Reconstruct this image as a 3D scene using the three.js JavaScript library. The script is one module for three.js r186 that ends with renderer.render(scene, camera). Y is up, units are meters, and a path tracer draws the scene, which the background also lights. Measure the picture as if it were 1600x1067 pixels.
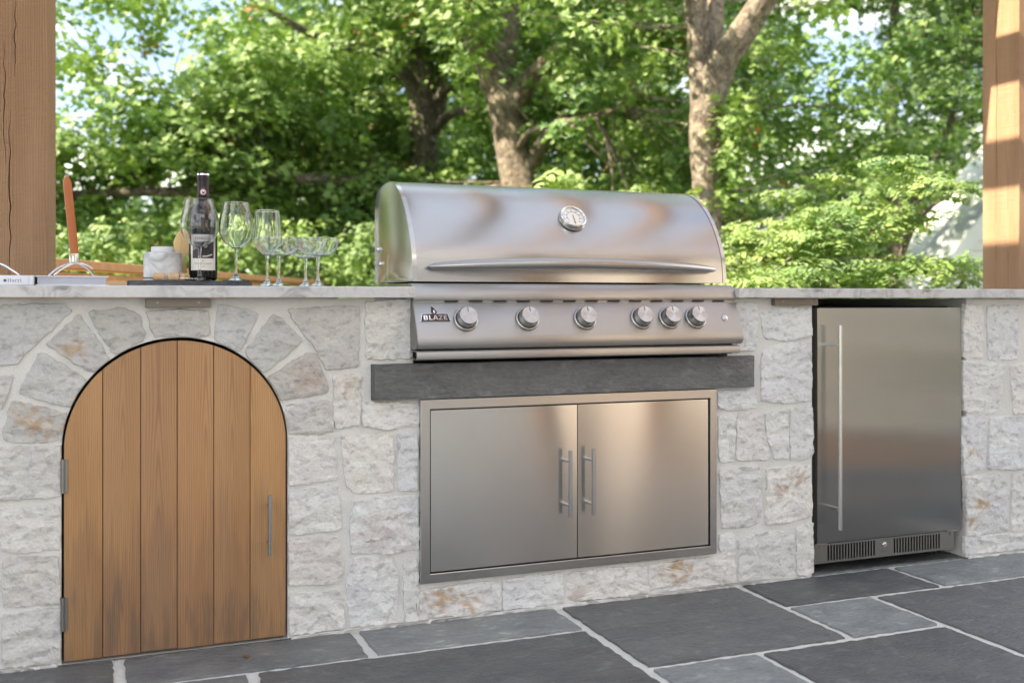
import * as THREE from 'three';
import { mergeGeometries, mergeVertices, toCreasedNormals } from 'three/addons/utils/BufferGeometryUtils.js';
import { RoundedBoxGeometry } from 'three/addons/geometries/RoundedBoxGeometry.js';
import { TextGeometry } from 'three/addons/geometries/TextGeometry.js';
import { FontLoader } from 'three/addons/loaders/FontLoader.js';
import { createNoise2D, createNoise3D } from 'simplex-noise';

// ---------------------------------------------------------------- camera, sky, sun, exposure
const scene = new THREE.Scene();
const camera = new THREE.PerspectiveCamera(36.12, 1600 / 1067, 0.1, 400);
camera.position.set(0, 0.881, 2.737);
camera.rotation.set(0, -21.5 * Math.PI / 180, 0);
camera.setViewOffset(1600, 1067, 0, 67.5, 1600, 1067);      // a shift lens, upright verticals
camera.focus = 2.95;
camera.userData.fStop = 2.8;

const renderer = new THREE.WebGLRenderer();
renderer.toneMapping = THREE.LinearToneMapping;
renderer.toneMappingExposure = 4.0;
renderer.shadowMap.enabled = true;

const RX = -0.537;                                            // x of the first pergola rafter
const SUN = new THREE.Vector3(-1, 1, 0.12).normalize();
const sun = new THREE.DirectionalLight(new THREE.Color(1.0, 0.87, 0.69), 4.6);
sun.name = 'sun';
sun.position.copy(SUN).multiplyScalar(40);
sun.castShadow = true;
sun.shadow.radius = 1.2;
Object.assign(sun.shadow.camera, { left: -25, right: 25, top: 25, bottom: -25, near: 1, far: 110 });
sun.shadow.mapSize.set(4096, 4096);
scene.add(sun, sun.target);

function rand(seed) {
  return () => { seed = (seed + 0x6d2b79f5) | 0; let t = Math.imul(seed ^ (seed >>> 15), 1 | seed); t = (t + Math.imul(t ^ (t >>> 7), 61 | t)) ^ t; return ((t ^ (t >>> 14)) >>> 0) / 4294967296; };
}
const n2 = createNoise2D(rand(11)), n3 = createNoise3D(rand(12));
const fbm = (x, y, o = 4) => { let s = 0, a = 0.5, n = 0; for (let i = 0; i < o; i++) { s += a * n2(x, y); n += a; a *= 0.5; x = x * 2.03 + 17.1; y = y * 2.03 - 5.7; } return s / n; };
const fbm3 = (x, y, z, o = 3) => { let s = 0, a = 0.5, n = 0; for (let i = 0; i < o; i++) { s += a * n3(x, y, z); n += a; a *= 0.5; x *= 2.03; y *= 2.03; z *= 2.03; } return s / n; };
const ridge = (x, y, o = 3) => { let s = 0, a = 0.5, n = 0; for (let i = 0; i < o; i++) { s += a * (1 - Math.abs(n2(x, y))); n += a; a *= 0.5; x = x * 2.1 + 3.3; y = y * 2.1 + 9.1; } return s / n; };
const clamp = THREE.MathUtils.clamp, lerp = THREE.MathUtils.lerp, smooth = THREE.MathUtils.smoothstep;
const mix3 = (a, b, t) => [lerp(a[0], b[0], t), lerp(a[1], b[1], t), lerp(a[2], b[2], t)];

{ // the sky: summer blue, with white clouds added for fill light, thinned overhead
  const W = 1024, H = 512, data = new Float32Array(W * H * 4);
  for (let j = 0; j < H; j++) {
    const el = ((j + 0.5) / H - 0.5) * Math.PI, y = Math.sin(el);
    for (let i = 0; i < W; i++) {
      const az = ((i + 0.5) / W - 0.5) * 2 * Math.PI, o = (j * W + i) * 4;
      const h = Math.pow(1 - Math.max(0, y), 2.2);
      let c = mix3([0.175, 0.245, 0.375], [0.25, 0.32, 0.44], h);
      if (y > 0) {
        const k = 1 / (y + 0.25), X = Math.cos(az) * Math.cos(el) * k, Z = Math.sin(az) * Math.cos(el) * k;
        const cl = smooth(fbm(X * 0.8 + 29.25, Z * 0.8, 6), -0.42, 0.22) * (1 - 0.7 * smooth(y, 0.3, 0.8));
        c = mix3(c, [0.84, 0.80, 0.755], cl);
      } else c = [0.3, 0.3, 0.28];
      data[o] = c[0]; data[o + 1] = c[1]; data[o + 2] = c[2]; data[o + 3] = 1;
    }
  }
  const t = new THREE.DataTexture(data, W, H, THREE.RGBAFormat, THREE.FloatType);
  t.mapping = THREE.EquirectangularReflectionMapping; t.magFilter = THREE.LinearFilter; t.needsUpdate = true;
  scene.background = t; scene.environment = t;
}

// ---------------------------------------------------------------- naming and building helpers
const used = {};
function numbered(name) { const k = used[name] = (used[name] ?? -1) + 1; return k ? `${name}_${String(k).padStart(3, '0')}` : name; }
function tag(o, label, category, group, kind) {
  if (label) o.userData.label = label;
  if (category) o.userData.category = category;
  if (group) o.userData.group = group;
  if (kind) o.userData.kind = kind;
  return o;
}
function thing(name, label, category, pos = [0, 0, 0], group) {
  const o = new THREE.Group(); o.name = numbered(name); o.position.set(...pos); scene.add(o);
  return tag(o, label, category, group);
}
function boxUV(g, dx = 0, dy = 0) {            // uv in metres, from the face's main direction
  const p = g.attributes.position, n = g.attributes.normal, uv = new Float32Array(p.count * 2);
  for (let i = 0; i < p.count; i += 3) {
    let a = 0, b = 0, c = 0;
    for (let k = 0; k < 3; k++) { a += n.getX(i + k); b += n.getY(i + k); c += n.getZ(i + k); }
    a = Math.abs(a); b = Math.abs(b); c = Math.abs(c) * 1.01;
    for (let k = 0; k < 3; k++) {
      const x = p.getX(i + k), y = p.getY(i + k), z = p.getZ(i + k), o = (i + k) * 2;
      if (c >= a && c >= b) { uv[o] = x + dx; uv[o + 1] = y + dy; } else if (b >= a) { uv[o] = x + dx; uv[o + 1] = z + dy; } else { uv[o] = z + dx; uv[o + 1] = y + dy; }
    }
  }
  g.setAttribute('uv', new THREE.BufferAttribute(uv, 2));
  return g;
}
function prep(g, keepUV, dx, dy) {
  let h = g.index ? g.toNonIndexed() : g;
  if (!h.attributes.normal) h.computeVertexNormals();
  for (const k of Object.keys(h.attributes)) if (!['position', 'normal', 'uv', 'color'].includes(k)) h.deleteAttribute(k);
  if (!keepUV || !h.attributes.uv) boxUV(h, dx, dy);
  return h;
}
function obj(name, geos, material, parent = scene, o = {}) {
  const list = [].concat(geos).map((g) => prep(g, o.uv, o.dx, o.dy));
  const m = new THREE.Mesh(list.length > 1 ? mergeGeometries(list) : list[0], material);
  m.name = parent === scene ? numbered(name) : name;
  m.castShadow = m.receiveShadow = true;
  parent.add(m);
  return tag(m, o.label, o.category, o.group, o.kind);
}
const bx = (w, h, d, x, y, z, r = 0.002) => new RoundedBoxGeometry(w, h, d, 2, Math.min(r, w / 2.01, h / 2.01, d / 2.01)).translate(x, y, z);
const span = (x0, x1, y0, y1, z0, z1, r) => bx(x1 - x0, y1 - y0, z1 - z0, (x0 + x1) / 2, (y0 + y1) / 2, (z0 + z1) / 2, r);
const lathe = (pts, seg = 48) => new THREE.LatheGeometry(pts.map(([x, y]) => new THREE.Vector2(x, y)), seg);
const smoothLathe = (pts, seg = 64, n = 60) => new THREE.LatheGeometry(new THREE.SplineCurve(pts.map(([x, y]) => new THREE.Vector2(x, y))).getPoints(n), seg);
const cyl = (r0, r1, h, seg = 24) => new THREE.CylinderGeometry(r0, r1, h, seg);
const shapeOf = (pts) => new THREE.Shape(pts.map(([x, y]) => new THREE.Vector2(x, y)));
const slab = (shape, depth, bevel = 0) => new THREE.ExtrudeGeometry(shape, { depth: depth - 2 * bevel, bevelEnabled: bevel > 0, bevelSize: bevel, bevelThickness: bevel, bevelOffset: -bevel, bevelSegments: 2, curveSegments: 48 }).translate(0, 0, bevel);
function crease(g, a = 0.6) { return toCreasedNormals(g.index ? g.toNonIndexed() : g, a); }
// a profile [z, y] run along x from x0 to x1
function alongX(pts, x0, x1, creaseAngle = 0.5) {
  const g = new THREE.ExtrudeGeometry(shapeOf(pts.map(([z, y]) => [-z, y])), { depth: x1 - x0, bevelEnabled: false });
  return crease(g.rotateY(Math.PI / 2).translate(x0, 0, 0), creaseAngle);
}

// ---------------------------------------------------------------- computed textures
const srgb = (c) => { c = clamp(c, 0, 1); return Math.round(255 * (c <= 0.0031308 ? 12.92 * c : 1.055 * Math.pow(c, 1 / 2.4) - 0.055)); };
function tex(W, H, sx, sy, fn, color = true) {      // fn(x, y in metres) -> linear rgb, or a height 0..1
  const d = new Uint8Array(W * H * 4);
  for (let j = 0; j < H; j++) for (let i = 0; i < W; i++) {
    const v = fn((i + 0.5) / W * sx, (j + 0.5) / H * sy), o = (j * W + i) * 4;
    if (color) { d[o] = srgb(v[0]); d[o + 1] = srgb(v[1]); d[o + 2] = srgb(v[2]); } else d[o] = d[o + 1] = d[o + 2] = Math.round(255 * clamp(v, 0, 1));
    d[o + 3] = 255;
  }
  const t = new THREE.DataTexture(d, W, H);
  t.wrapS = t.wrapT = THREE.MirroredRepeatWrapping; t.magFilter = THREE.LinearFilter;
  if (color) t.colorSpace = THREE.SRGBColorSpace;
  t.repeat.set(1 / sx, 1 / sy); t.needsUpdate = true;
  return t;
}
const std = (o) => new THREE.MeshStandardMaterial(o), phys = (o) => new THREE.MeshPhysicalMaterial(o);
const lin = (r, g, b) => new THREE.Color().setRGB(r, g, b);

// stone: quarried pale limestone, streaked and speckled
const stoneMap = tex(1024, 1024, 1.0, 1.0, (x, y) => {
  const big = fbm(x * 5, y * 5, 4), fine = fbm(x * 60, y * 75, 4), vein = Math.pow(ridge(x * 14 + fbm(x * 6, y * 6) * 2, y * 20 + fbm(x * 9, y * 5) * 2, 3), 9), dark = smooth(fbm(x * 22 + 5, y * 34, 5), 0.12, 0.6);
  const v = 0.93 + 0.09 * big + 0.09 * fine - 0.24 * dark - 0.26 * vein * (0.5 + big);
  return [v, v * (0.995 + 0.01 * big), v * (0.955 - 0.025 * big)];
});
const stoneBump = tex(1024, 1024, 1.0, 1.0, (x, y) => 0.5 + 0.28 * fbm(x * 24, y * 38, 5) + 0.22 * (ridge(x * 16 + fbm(x * 10, y * 10), y * 30, 4) - 0.6) + 0.12 * fbm(x * 150, y * 150, 2), false);
const stoneMat = std({ map: stoneMap, bumpMap: stoneBump, bumpScale: 0.004, roughness: 0.92, vertexColors: true });
const mortarMap = tex(512, 512, 0.6, 0.6, (x, y) => { const v = 0.67 + 0.05 * fbm(x * 8, y * 8, 4) + 0.05 * fbm(x * 160, y * 160, 2); return [v, v * 0.985, v * 0.93]; });
const mortarBump = tex(512, 512, 0.6, 0.6, (x, y) => 0.5 + 0.3 * fbm(x * 90, y * 90, 3) + 0.25 * fbm(x * 14, y * 14, 3), false);
const mortarMat = std({ map: mortarMap, bumpMap: mortarBump, bumpScale: 0.0016, roughness: 0.95 });

// slate / bluestone
const slateMap = tex(1024, 1024, 1.1, 1.1, (x, y) => {
  const a = fbm(x * 4, y * 6, 5), b = fbm(x * 30 + a * 3, y * 55, 4), c = smooth(fbm(x * 9 + 7, y * 13, 5), 0.2, 0.75), s = smooth(fbm(x * 70, y * 18 + a * 4, 3), 0.5, 0.95);
  const v = 1 + 0.28 * a + 0.2 * b + 0.45 * c + 0.55 * s;
  return [0.5 * v, 0.515 * v, (0.52 - 0.03 * a) * v];
});
const slateBump = tex(1024, 1024, 1.1, 1.1, (x, y) => { const t = fbm(x * 5, y * 7, 4); return 0.5 + 0.2 * t + 0.12 * Math.round(fbm(x * 7 + 3, y * 11, 4) * 5) / 5 + 0.15 * fbm(x * 40, y * 70, 4); }, false);
const slate = (r, g, b, rough = 0.5) => std({ map: slateMap, bumpMap: slateBump, bumpScale: 0.009, roughness: rough, color: lin(r, g, b) });

// marble
const marbleMap = tex(1024, 512, 1.6, 0.8, (x, y) => {
  const w = fbm(x * 3, y * 3, 4), v1 = Math.pow(ridge(x * 5.5 + w * 1.8, y * 5 + w * 1.2, 3), 10), v2 = smooth(fbm(x * 4 + 9, y * 7 + w, 4), 0.0, 0.8);
  const v = 0.58 - 0.38 * v2 - 0.34 * v1 + 0.03 * fbm(x * 60, y * 60, 2);
  return [v, v * 0.995, v * 0.985];
});
const marbleMat = phys({ map: marbleMap, roughness: 0.22, clearcoat: 0.3, clearcoatRoughness: 0.1 });

// wood: rings of a slab cut lengthwise (grain along v)
function woodTex(W, H, sx, sy, pale, mid, dark, o = {}) {
  const cx = o.centre ?? 0.05;
  return tex(W, H, sx, sy, (x, y) => {
    const wob = fbm(x * 4, y * 0.9, 3), cell = Math.floor(x / 0.095), off = ((cell * 0.37) % 1 + 1) % 1, lx = x - (cell + 0.25 + 0.5 * off) * 0.095;
    const d = Math.sqrt(lx * lx * 9 + Math.pow((y - off * sy) * 0.07, 2)) + wob * 0.02 + fbm(x * 25, y * 1.2, 2) * 0.004;
    const ring = Math.pow(0.5 + 0.5 * Math.sin(d * (o.freq ?? 420)), 3), pores = fbm(x * 420, y * 7, 3), tone = fbm(x * 6 + cell * 5, y * 1.0, 3);
    let c = mix3(pale, mid, clamp(0.45 + 0.5 * tone + 0.18 * pores, 0, 1));
    c = mix3(c, dark, clamp(ring * (0.42 + 0.25 * wob) + 0.3 * smooth(pores, 0.2, 0.9), 0, 0.85));
    if (o.extra) c = o.extra(c, x, y);
    return c;
  });
}
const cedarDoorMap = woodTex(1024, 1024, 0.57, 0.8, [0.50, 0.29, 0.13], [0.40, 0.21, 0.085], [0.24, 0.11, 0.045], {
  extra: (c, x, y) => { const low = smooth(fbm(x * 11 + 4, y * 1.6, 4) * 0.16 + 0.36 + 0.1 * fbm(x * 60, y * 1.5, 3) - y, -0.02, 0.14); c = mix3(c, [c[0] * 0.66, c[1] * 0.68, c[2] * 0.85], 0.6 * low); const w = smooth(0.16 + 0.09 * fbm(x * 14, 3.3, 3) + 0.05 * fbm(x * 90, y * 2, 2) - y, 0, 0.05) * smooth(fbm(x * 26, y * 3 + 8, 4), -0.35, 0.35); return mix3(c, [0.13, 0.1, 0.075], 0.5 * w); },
});
const woodBump = tex(512, 1024, 0.3, 0.8, (x, y) => 0.5 + 0.35 * fbm(x * 300, y * 6, 3) + 0.15 * fbm(x * 40, y * 2, 2), false);
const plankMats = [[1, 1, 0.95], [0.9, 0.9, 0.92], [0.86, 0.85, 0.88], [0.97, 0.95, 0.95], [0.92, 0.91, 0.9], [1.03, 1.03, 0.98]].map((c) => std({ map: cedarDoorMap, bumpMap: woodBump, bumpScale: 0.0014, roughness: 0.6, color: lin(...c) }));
const postMap = woodTex(512, 1024, 0.4, 1.9, [0.40, 0.235, 0.125], [0.31, 0.165, 0.08], [0.19, 0.095, 0.045], { freq: 300 });
const sawnBump = tex(1024, 1024, 0.4, 0.4, (x, y) => 0.5 + 0.25 * fbm(x * 170, y * 110 + x * 30, 3) + 0.2 * n2(x * 6, y * 330 + n2(x * 30, y * 20)) + 0.15 * fbm(x * 420, y * 320, 2), false);
const postMat = std({ map: postMap, bumpMap: sawnBump, bumpScale: 0.003, roughness: 0.85, color: lin(1.02, 1.08, 1.14) });

// steel
const steelTone = tex(1024, 1024, 1.2, 1.2, (x, y) => { const s = fbm(x * 5, y * 5, 5), sp = smooth(fbm(x * 90, y * 90, 2), 0.72, 0.9); const v = 0.97 + 0.02 * s - 0.2 * sp * smooth(s, 0.1, 0.5); return [v, v, v]; });
const steelRough = (v, rot, o = {}) => phys({ color: lin(0.5, 0.495, 0.485), map: steelTone, metalness: 1, roughness: v, anisotropy: 0.93, anisotropyRotation: rot ? 0 : Math.PI / 2, ...o });
const steelH = steelRough(0.34, 0), steelV = steelRough(0.34, Math.PI / 2), steelPlain = phys({ color: lin(0.5, 0.49, 0.475), metalness: 1, roughness: 0.2 });
const brightSteel = phys({ color: lin(0.68, 0.67, 0.65), metalness: 1, roughness: 0.22 }), steelFrame = phys({ color: lin(0.5, 0.495, 0.485), metalness: 1, roughness: 0.27 }), chrome = phys({ color: lin(0.78, 0.77, 0.75), metalness: 1, roughness: 0.09 });
const darkSteel = phys({ color: lin(0.3, 0.29, 0.27), metalness: 1, roughness: 0.38 });
const blackMat = std({ color: lin(0.012, 0.012, 0.012), roughness: 0.7 });
const bronze = phys({ color: lin(0.22, 0.195, 0.165), metalness: 0.8, roughness: 0.5 });
const font = await new FontLoader().loadAsync('fonts/droid/droid_sans_bold.typeface.json');
function canvasTex(w, h, draw) {
  const c = document.createElement('canvas'); c.width = w; c.height = h; draw(c.getContext('2d'), w, h);
  const t = new THREE.CanvasTexture(c); t.colorSpace = THREE.SRGBColorSpace; return t;
}

// ================================================================ THE STONE COUNTER
const island = thing('stone_kitchen_counter', 'whitewashed stone masonry base of the outdoor kitchen with an arched opening', 'masonry counter');
const DEEP = -0.95;
{
  const body = shapeOf([[-1.0, 0], [2.1, 0], [2.1, 0.88], [1.786, 0.88], [1.786, 0.7], [0.79, 0.7], [0.79, 0.88], [-1.0, 0.88]]);
  const arch = new THREE.Path(); arch.moveTo(-0.0865, 0.0005); arch.lineTo(0.4525, 0.0005); arch.lineTo(0.4525, 0.514); arch.absarc(0.183, 0.514, 0.2695, 0, Math.PI, false); arch.lineTo(-0.0865, 0.0005);
  const door = new THREE.Path([[0.82, 0.118], [1.73, 0.118], [1.73, 0.595], [0.82, 0.595]].map(([x, y]) => new THREE.Vector2(x, y)));
  body.holes.push(arch, door);
  obj('mortar', [slab(body, -DEEP - 0.02).translate(0, 0, DEEP + 0.02), span(2.736, 3.95, 0, 0.88, DEEP + 0.02, 0, 0.004), span(-1, 3.95, 0, 0.879, DEEP - 0.06, DEEP + 0.02, 0.004)], mortarMat, island);
}
// every stone: outline on the wall's face in metres
const STONES = [
  [[-0.236, 0.860], [-0.085, 0.867], [-0.064, 0.850], [-0.168, 0.751], [-0.181, 0.728], [-0.236, 0.725]],
  [[-0.047, 0.839], [-0.024, 0.799], [0.021, 0.735], [-0.017, 0.703], [-0.116, 0.770]],
  [[-0.131, 0.750], [-0.032, 0.683], [-0.065, 0.621], [-0.178, 0.657]],
  [[-0.193, 0.638], [-0.075, 0.602], [-0.085, 0.539], [-0.197, 0.543], [-0.211, 0.555]],
  [[-0.236, 0.695], [-0.192, 0.694], [-0.209, 0.649], [-0.213, 0.624], [-0.236, 0.625]],
  [[-0.236, 0.527], [-0.083, 0.524], [-0.083, 0.409], [-0.236, 0.408]],
  [[-0.220, 0.382], [-0.093, 0.384], [-0.088, 0.281], [-0.193, 0.281], [-0.215, 0.295]],
  [[-0.209, 0.266], [-0.098, 0.260], [-0.088, 0.152], [-0.209, 0.152], [-0.213, 0.193]],
  [[-0.213, 0.132], [-0.091, 0.136], [-0.086, 0.012], [-0.197, 0.012], [-0.213, 0.014]],
  [[-0.025, 0.847], [0.053, 0.853], [0.085, 0.840], [0.102, 0.783], [0.037, 0.747], [0.027, 0.753]],
  [[0.109, 0.849], [0.249, 0.849], [0.255, 0.791], [0.215, 0.785], [0.177, 0.789], [0.126, 0.789]],
  [[0.280, 0.862], [0.372, 0.843], [0.370, 0.825], [0.332, 0.756], [0.327, 0.748], [0.272, 0.776]],
  [[0.418, 0.840], [0.482, 0.780], [0.482, 0.763], [0.394, 0.696], [0.386, 0.693], [0.346, 0.743]],
  [[0.502, 0.736], [0.522, 0.733], [0.557, 0.643], [0.552, 0.633], [0.433, 0.621], [0.404, 0.677]],
  [[0.448, 0.602], [0.557, 0.611], [0.569, 0.592], [0.569, 0.532], [0.502, 0.530], [0.444, 0.531]],
  [[0.453, 0.516], [0.571, 0.517], [0.579, 0.407], [0.456, 0.398]],
  [[0.456, 0.385], [0.579, 0.387], [0.591, 0.275], [0.458, 0.269]],
  [[0.456, 0.253], [0.584, 0.250], [0.596, 0.150], [0.583, 0.134], [0.456, 0.139]],
  [[0.458, 0.114], [0.588, 0.109], [0.600, 0.012], [0.458, 0.013]],
  [[0.456, 0.851], [0.637, 0.859], [0.636, 0.702], [0.552, 0.697], [0.522, 0.759], [0.466, 0.825]],
  [[0.660, 0.869], [0.786, 0.878], [0.786, 0.753], [0.781, 0.720], [0.661, 0.721]],
  [[0.574, 0.673], [0.641, 0.676], [0.641, 0.549], [0.579, 0.540], [0.574, 0.572]],
  [[0.651, 0.604], [0.803, 0.594], [0.803, 0.535], [0.707, 0.534], [0.653, 0.545]],
  [[0.593, 0.519], [0.731, 0.514], [0.731, 0.365], [0.629, 0.367], [0.608, 0.388]],
  [[0.746, 0.515], [0.799, 0.514], [0.799, 0.364], [0.749, 0.364]],
  [[0.634, 0.344], [0.799, 0.343], [0.804, 0.201], [0.716, 0.200], [0.622, 0.208], [0.617, 0.292]],
  [[0.629, 0.192], [0.728, 0.183], [0.742, 0.143], [0.742, 0.012], [0.617, 0.012], [0.608, 0.132]],
  [[0.763, 0.160], [0.799, 0.173], [0.803, 0.109], [0.803, 0.012], [0.767, 0.012]],
  [[0.810, 0.088], [1.040, 0.093], [1.044, 0.012], [0.886, 0.012], [0.813, 0.012]],
  [[1.053, 0.093], [1.227, 0.094], [1.235, 0.012], [1.053, 0.012]],
  [[1.247, 0.094], [1.500, 0.092], [1.511, 0.012], [1.251, 0.012]],
  [[1.517, 0.093], [1.746, 0.094], [1.806, 0.107], [1.812, 0.012], [1.517, 0.012]],
  [[1.758, 0.158], [1.803, 0.158], [1.808, 0.118], [1.760, 0.111]],
  [[1.815, 0.865], [1.891, 0.865], [1.889, 0.725], [1.824, 0.720]],
  [[1.903, 0.845], [2.087, 0.849], [2.095, 0.762], [1.993, 0.751], [1.922, 0.760]],
  [[1.912, 0.711], [1.955, 0.736], [2.095, 0.740], [2.095, 0.562], [2.005, 0.555], [1.908, 0.564]],
  [[1.753, 0.597], [1.891, 0.595], [1.889, 0.547], [1.810, 0.539], [1.753, 0.547]],
  [[1.753, 0.519], [1.808, 0.519], [1.808, 0.384], [1.758, 0.385]],
  [[1.822, 0.523], [1.908, 0.523], [1.917, 0.459], [1.936, 0.393], [1.922, 0.382], [1.819, 0.387]],
  [[1.922, 0.522], [2.005, 0.529], [2.007, 0.383], [1.955, 0.384], [1.931, 0.457]],
  [[2.017, 0.533], [2.097, 0.535], [2.100, 0.376], [2.019, 0.374]],
  [[1.758, 0.356], [1.896, 0.359], [1.908, 0.297], [1.905, 0.189], [1.852, 0.179], [1.767, 0.182]],
  [[1.929, 0.350], [2.090, 0.354], [2.100, 0.192], [2.017, 0.184], [1.924, 0.179]],
  [[1.826, 0.140], [1.950, 0.157], [2.027, 0.141], [2.036, 0.012], [1.826, 0.012]],
  [[2.039, 0.158], [2.100, 0.168], [2.104, 0.012], [2.044, 0.012]],
  [[2.726, 0.857], [2.802, 0.853], [2.802, 0.678], [2.720, 0.684]],
  [[2.825, 0.853], [2.973, 0.852], [2.959, 0.673], [2.831, 0.671]],
  [[2.720, 0.669], [2.903, 0.652], [2.874, 0.495], [2.802, 0.480], [2.726, 0.501]],
  [[2.932, 0.647], [3.102, 0.661], [3.102, 0.479], [2.947, 0.485]],
  [[2.715, 0.475], [2.814, 0.480], [2.819, 0.399], [2.808, 0.308], [2.720, 0.287]],
  [[2.837, 0.470], [3.102, 0.472], [3.102, 0.284], [2.828, 0.298]],
  [[2.726, 0.278], [2.880, 0.277], [2.920, 0.228], [2.915, 0.079], [2.743, 0.075]],
  [[2.938, 0.276], [3.102, 0.277], [3.102, 0.064], [2.938, 0.077]],
  [[2.732, 0.072], [3.102, 0.055], [3.102, 0.012], [2.732, 0.012]],];
const STAINS = [[-0.06, 0.76, 0.035, 0.6], [-0.16, 0.60, 0.05, 0.5], [-0.12, 0.57, 0.05, 0.45], [0.87, 0.06, 0.05, 0.8], [0.95, 0.04, 0.04, 0.7], [1.61, 0.07, 0.06, 0.75], [2.80, 0.18, 0.035, 1], [2.76, 0.12, 0.03, 0.7], [2.76, 0.35, 0.03, 0.9]];
const PINK = [[0.51, 0.67, 0.06, 0.6], [0.61, 0.65, 0.05, 0.5], [1.98, 0.28, 0.03, 0.9], [2.05, 0.31, 0.035, 0.8], [0.71, 0.24, 0.1, 0.35], [1.28, 0.02, 0.04, 0.5]];
function resample(poly, step, rng, wob, corner = 0.01) {
  let p = poly.map(([x, y]) => [x, y]);
  let area = 0; p.forEach(([x, y], i) => { const [a, b] = p[(i + 1) % p.length]; area += x * b - a * y; });
  if (area < 0) p.reverse();
  const q = [];
  for (let i = 0; i < p.length; i++) {          // cut the corners a little
    const a = p[i], b = p[(i + 1) % p.length], L = Math.hypot(b[0] - a[0], b[1] - a[1]), c = Math.min(corner, L * 0.3) / L;
    q.push([lerp(a[0], b[0], c), lerp(a[1], b[1], c)], [lerp(b[0], a[0], c), lerp(b[1], a[1], c)]);
  }
  const out = [];
  for (let i = 0; i < q.length; i++) {
    const a = q[i], b = q[(i + 1) % q.length], L = Math.hypot(b[0] - a[0], b[1] - a[1]), n = Math.max(1, Math.round(L / step));
    const nx = (b[1] - a[1]) / (L + 1e-9), ny = -(b[0] - a[0]) / (L + 1e-9);
    for (let k = 0; k < n; k++) { const t = k / n, x = lerp(a[0], b[0], t), y = lerp(a[1], b[1], t), w = wob * (fbm(x * 45 + 3, y * 45, 3) + 0.35 * (rng() - 0.5)); out.push([x + nx * w, y + ny * w]); }
  }
  return out;
}
// a block with a rough or flat face, rings from the outline to the middle; local z is the face's direction
function blockGeometry(poly, seed, o) {
  const rng = rand(seed), ring = resample(poly, o.step, rng, o.wobble, o.corner), N = ring.length;
  let cx = 0, cy = 0; for (const [x, y] of ring) { cx += x / N; cy += y / N; }
  if (o.grow) for (const p of ring) { const L = Math.hypot(p[0] - cx, p[1] - cy); p[0] += (p[0] - cx) / L * o.grow; p[1] += (p[1] - cy) / L * o.grow; }
  if (o.clear) ring.forEach(o.clear);
  const ins = o.insets, pos = [], col = [], idx = [], sx = rng() * 50, tilt = (rng() - 0.5) * 2, tilt2 = (rng() - 0.5) * 2;
  const height = (x, y, e) => o.face * e + o.rough * e * (0.8 * fbm(x * 11 + sx, y * 15, 4) + 0.9 * (ridge(x * 7 + sx + y * 3, y * 15, 3) - 0.62)) + o.tilt * e * (tilt * (x - cx) + tilt2 * (y - cy));
  const before = new Float32Array(N).fill(1);
  for (let k = 0; k < ins.length; k++) for (let i = 0; i < N; i++) {
    const [s, e] = ins[k], [px, py] = ring[i];
    const L = Math.hypot(px - cx, py - cy), cut = before[i] = Math.min(before[i] * 0.985 ** (k > 0), s >= 0 ? Math.max(0, 1 - s / L) : -s);      // first insets are in metres, the rest are shares
    const x = cx + (px - cx) * cut, y = cy + (py - cy) * cut;
    pos.push(x, y, k === 0 ? -o.sink : height(x, y, e));
  }
  pos.push(cx, cy, height(cx, cy, 1));
  for (let k = 0; k + 1 < ins.length; k++) for (let i = 0; i < N; i++) { const j = (i + 1) % N, a = k * N + i, b = k * N + j, c = (k + 1) * N + i, d = (k + 1) * N + j; idx.push(a, b, d, a, d, c); }
  const last = (ins.length - 1) * N; for (let i = 0; i < N; i++) idx.push(last + i, last + (i + 1) % N, ins.length * N);
  const g = new THREE.BufferGeometry();
  g.setAttribute('position', new THREE.Float32BufferAttribute(pos, 3)); g.setIndex(idx);
  if (o.color) { for (let i = 0; i < pos.length; i += 3) col.push(...o.color(pos[i], pos[i + 1], pos[i + 2])); g.setAttribute('color', new THREE.Float32BufferAttribute(col, 3)); }
  g.computeVertexNormals();
  return crease(g, o.crease ?? 0.55);
}
const STONE = { step: 0.009, wobble: 0.0042, corner: 0.004, grow: 0.0055, sink: 0.010, face: 0.006, rough: 0.008, tilt: 0.03, crease: 0.45, insets: [[0, 0], [0.0006, 0.6], [0.002, 0.95], [0.012, 1.05], [-0.84, 1], [-0.72, 1], [-0.6, 1], [-0.47, 1], [-0.34, 1], [-0.18, 1]] };
function clearArch(p) {                        // stones stop at the door opening
  const dx = p[0] - 0.183, dy = p[1] - 0.514, r = 0.2698 + 0.0012 * n2(p[0] * 60, p[1] * 60);
  if (dy > 0) { const L = Math.hypot(dx, dy); if (L < r) { p[0] = 0.183 + dx / L * r; p[1] = 0.514 + dy / L * r; } } else if (Math.abs(dx) < r) p[0] = 0.183 + Math.sign(dx) * r;
}
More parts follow.
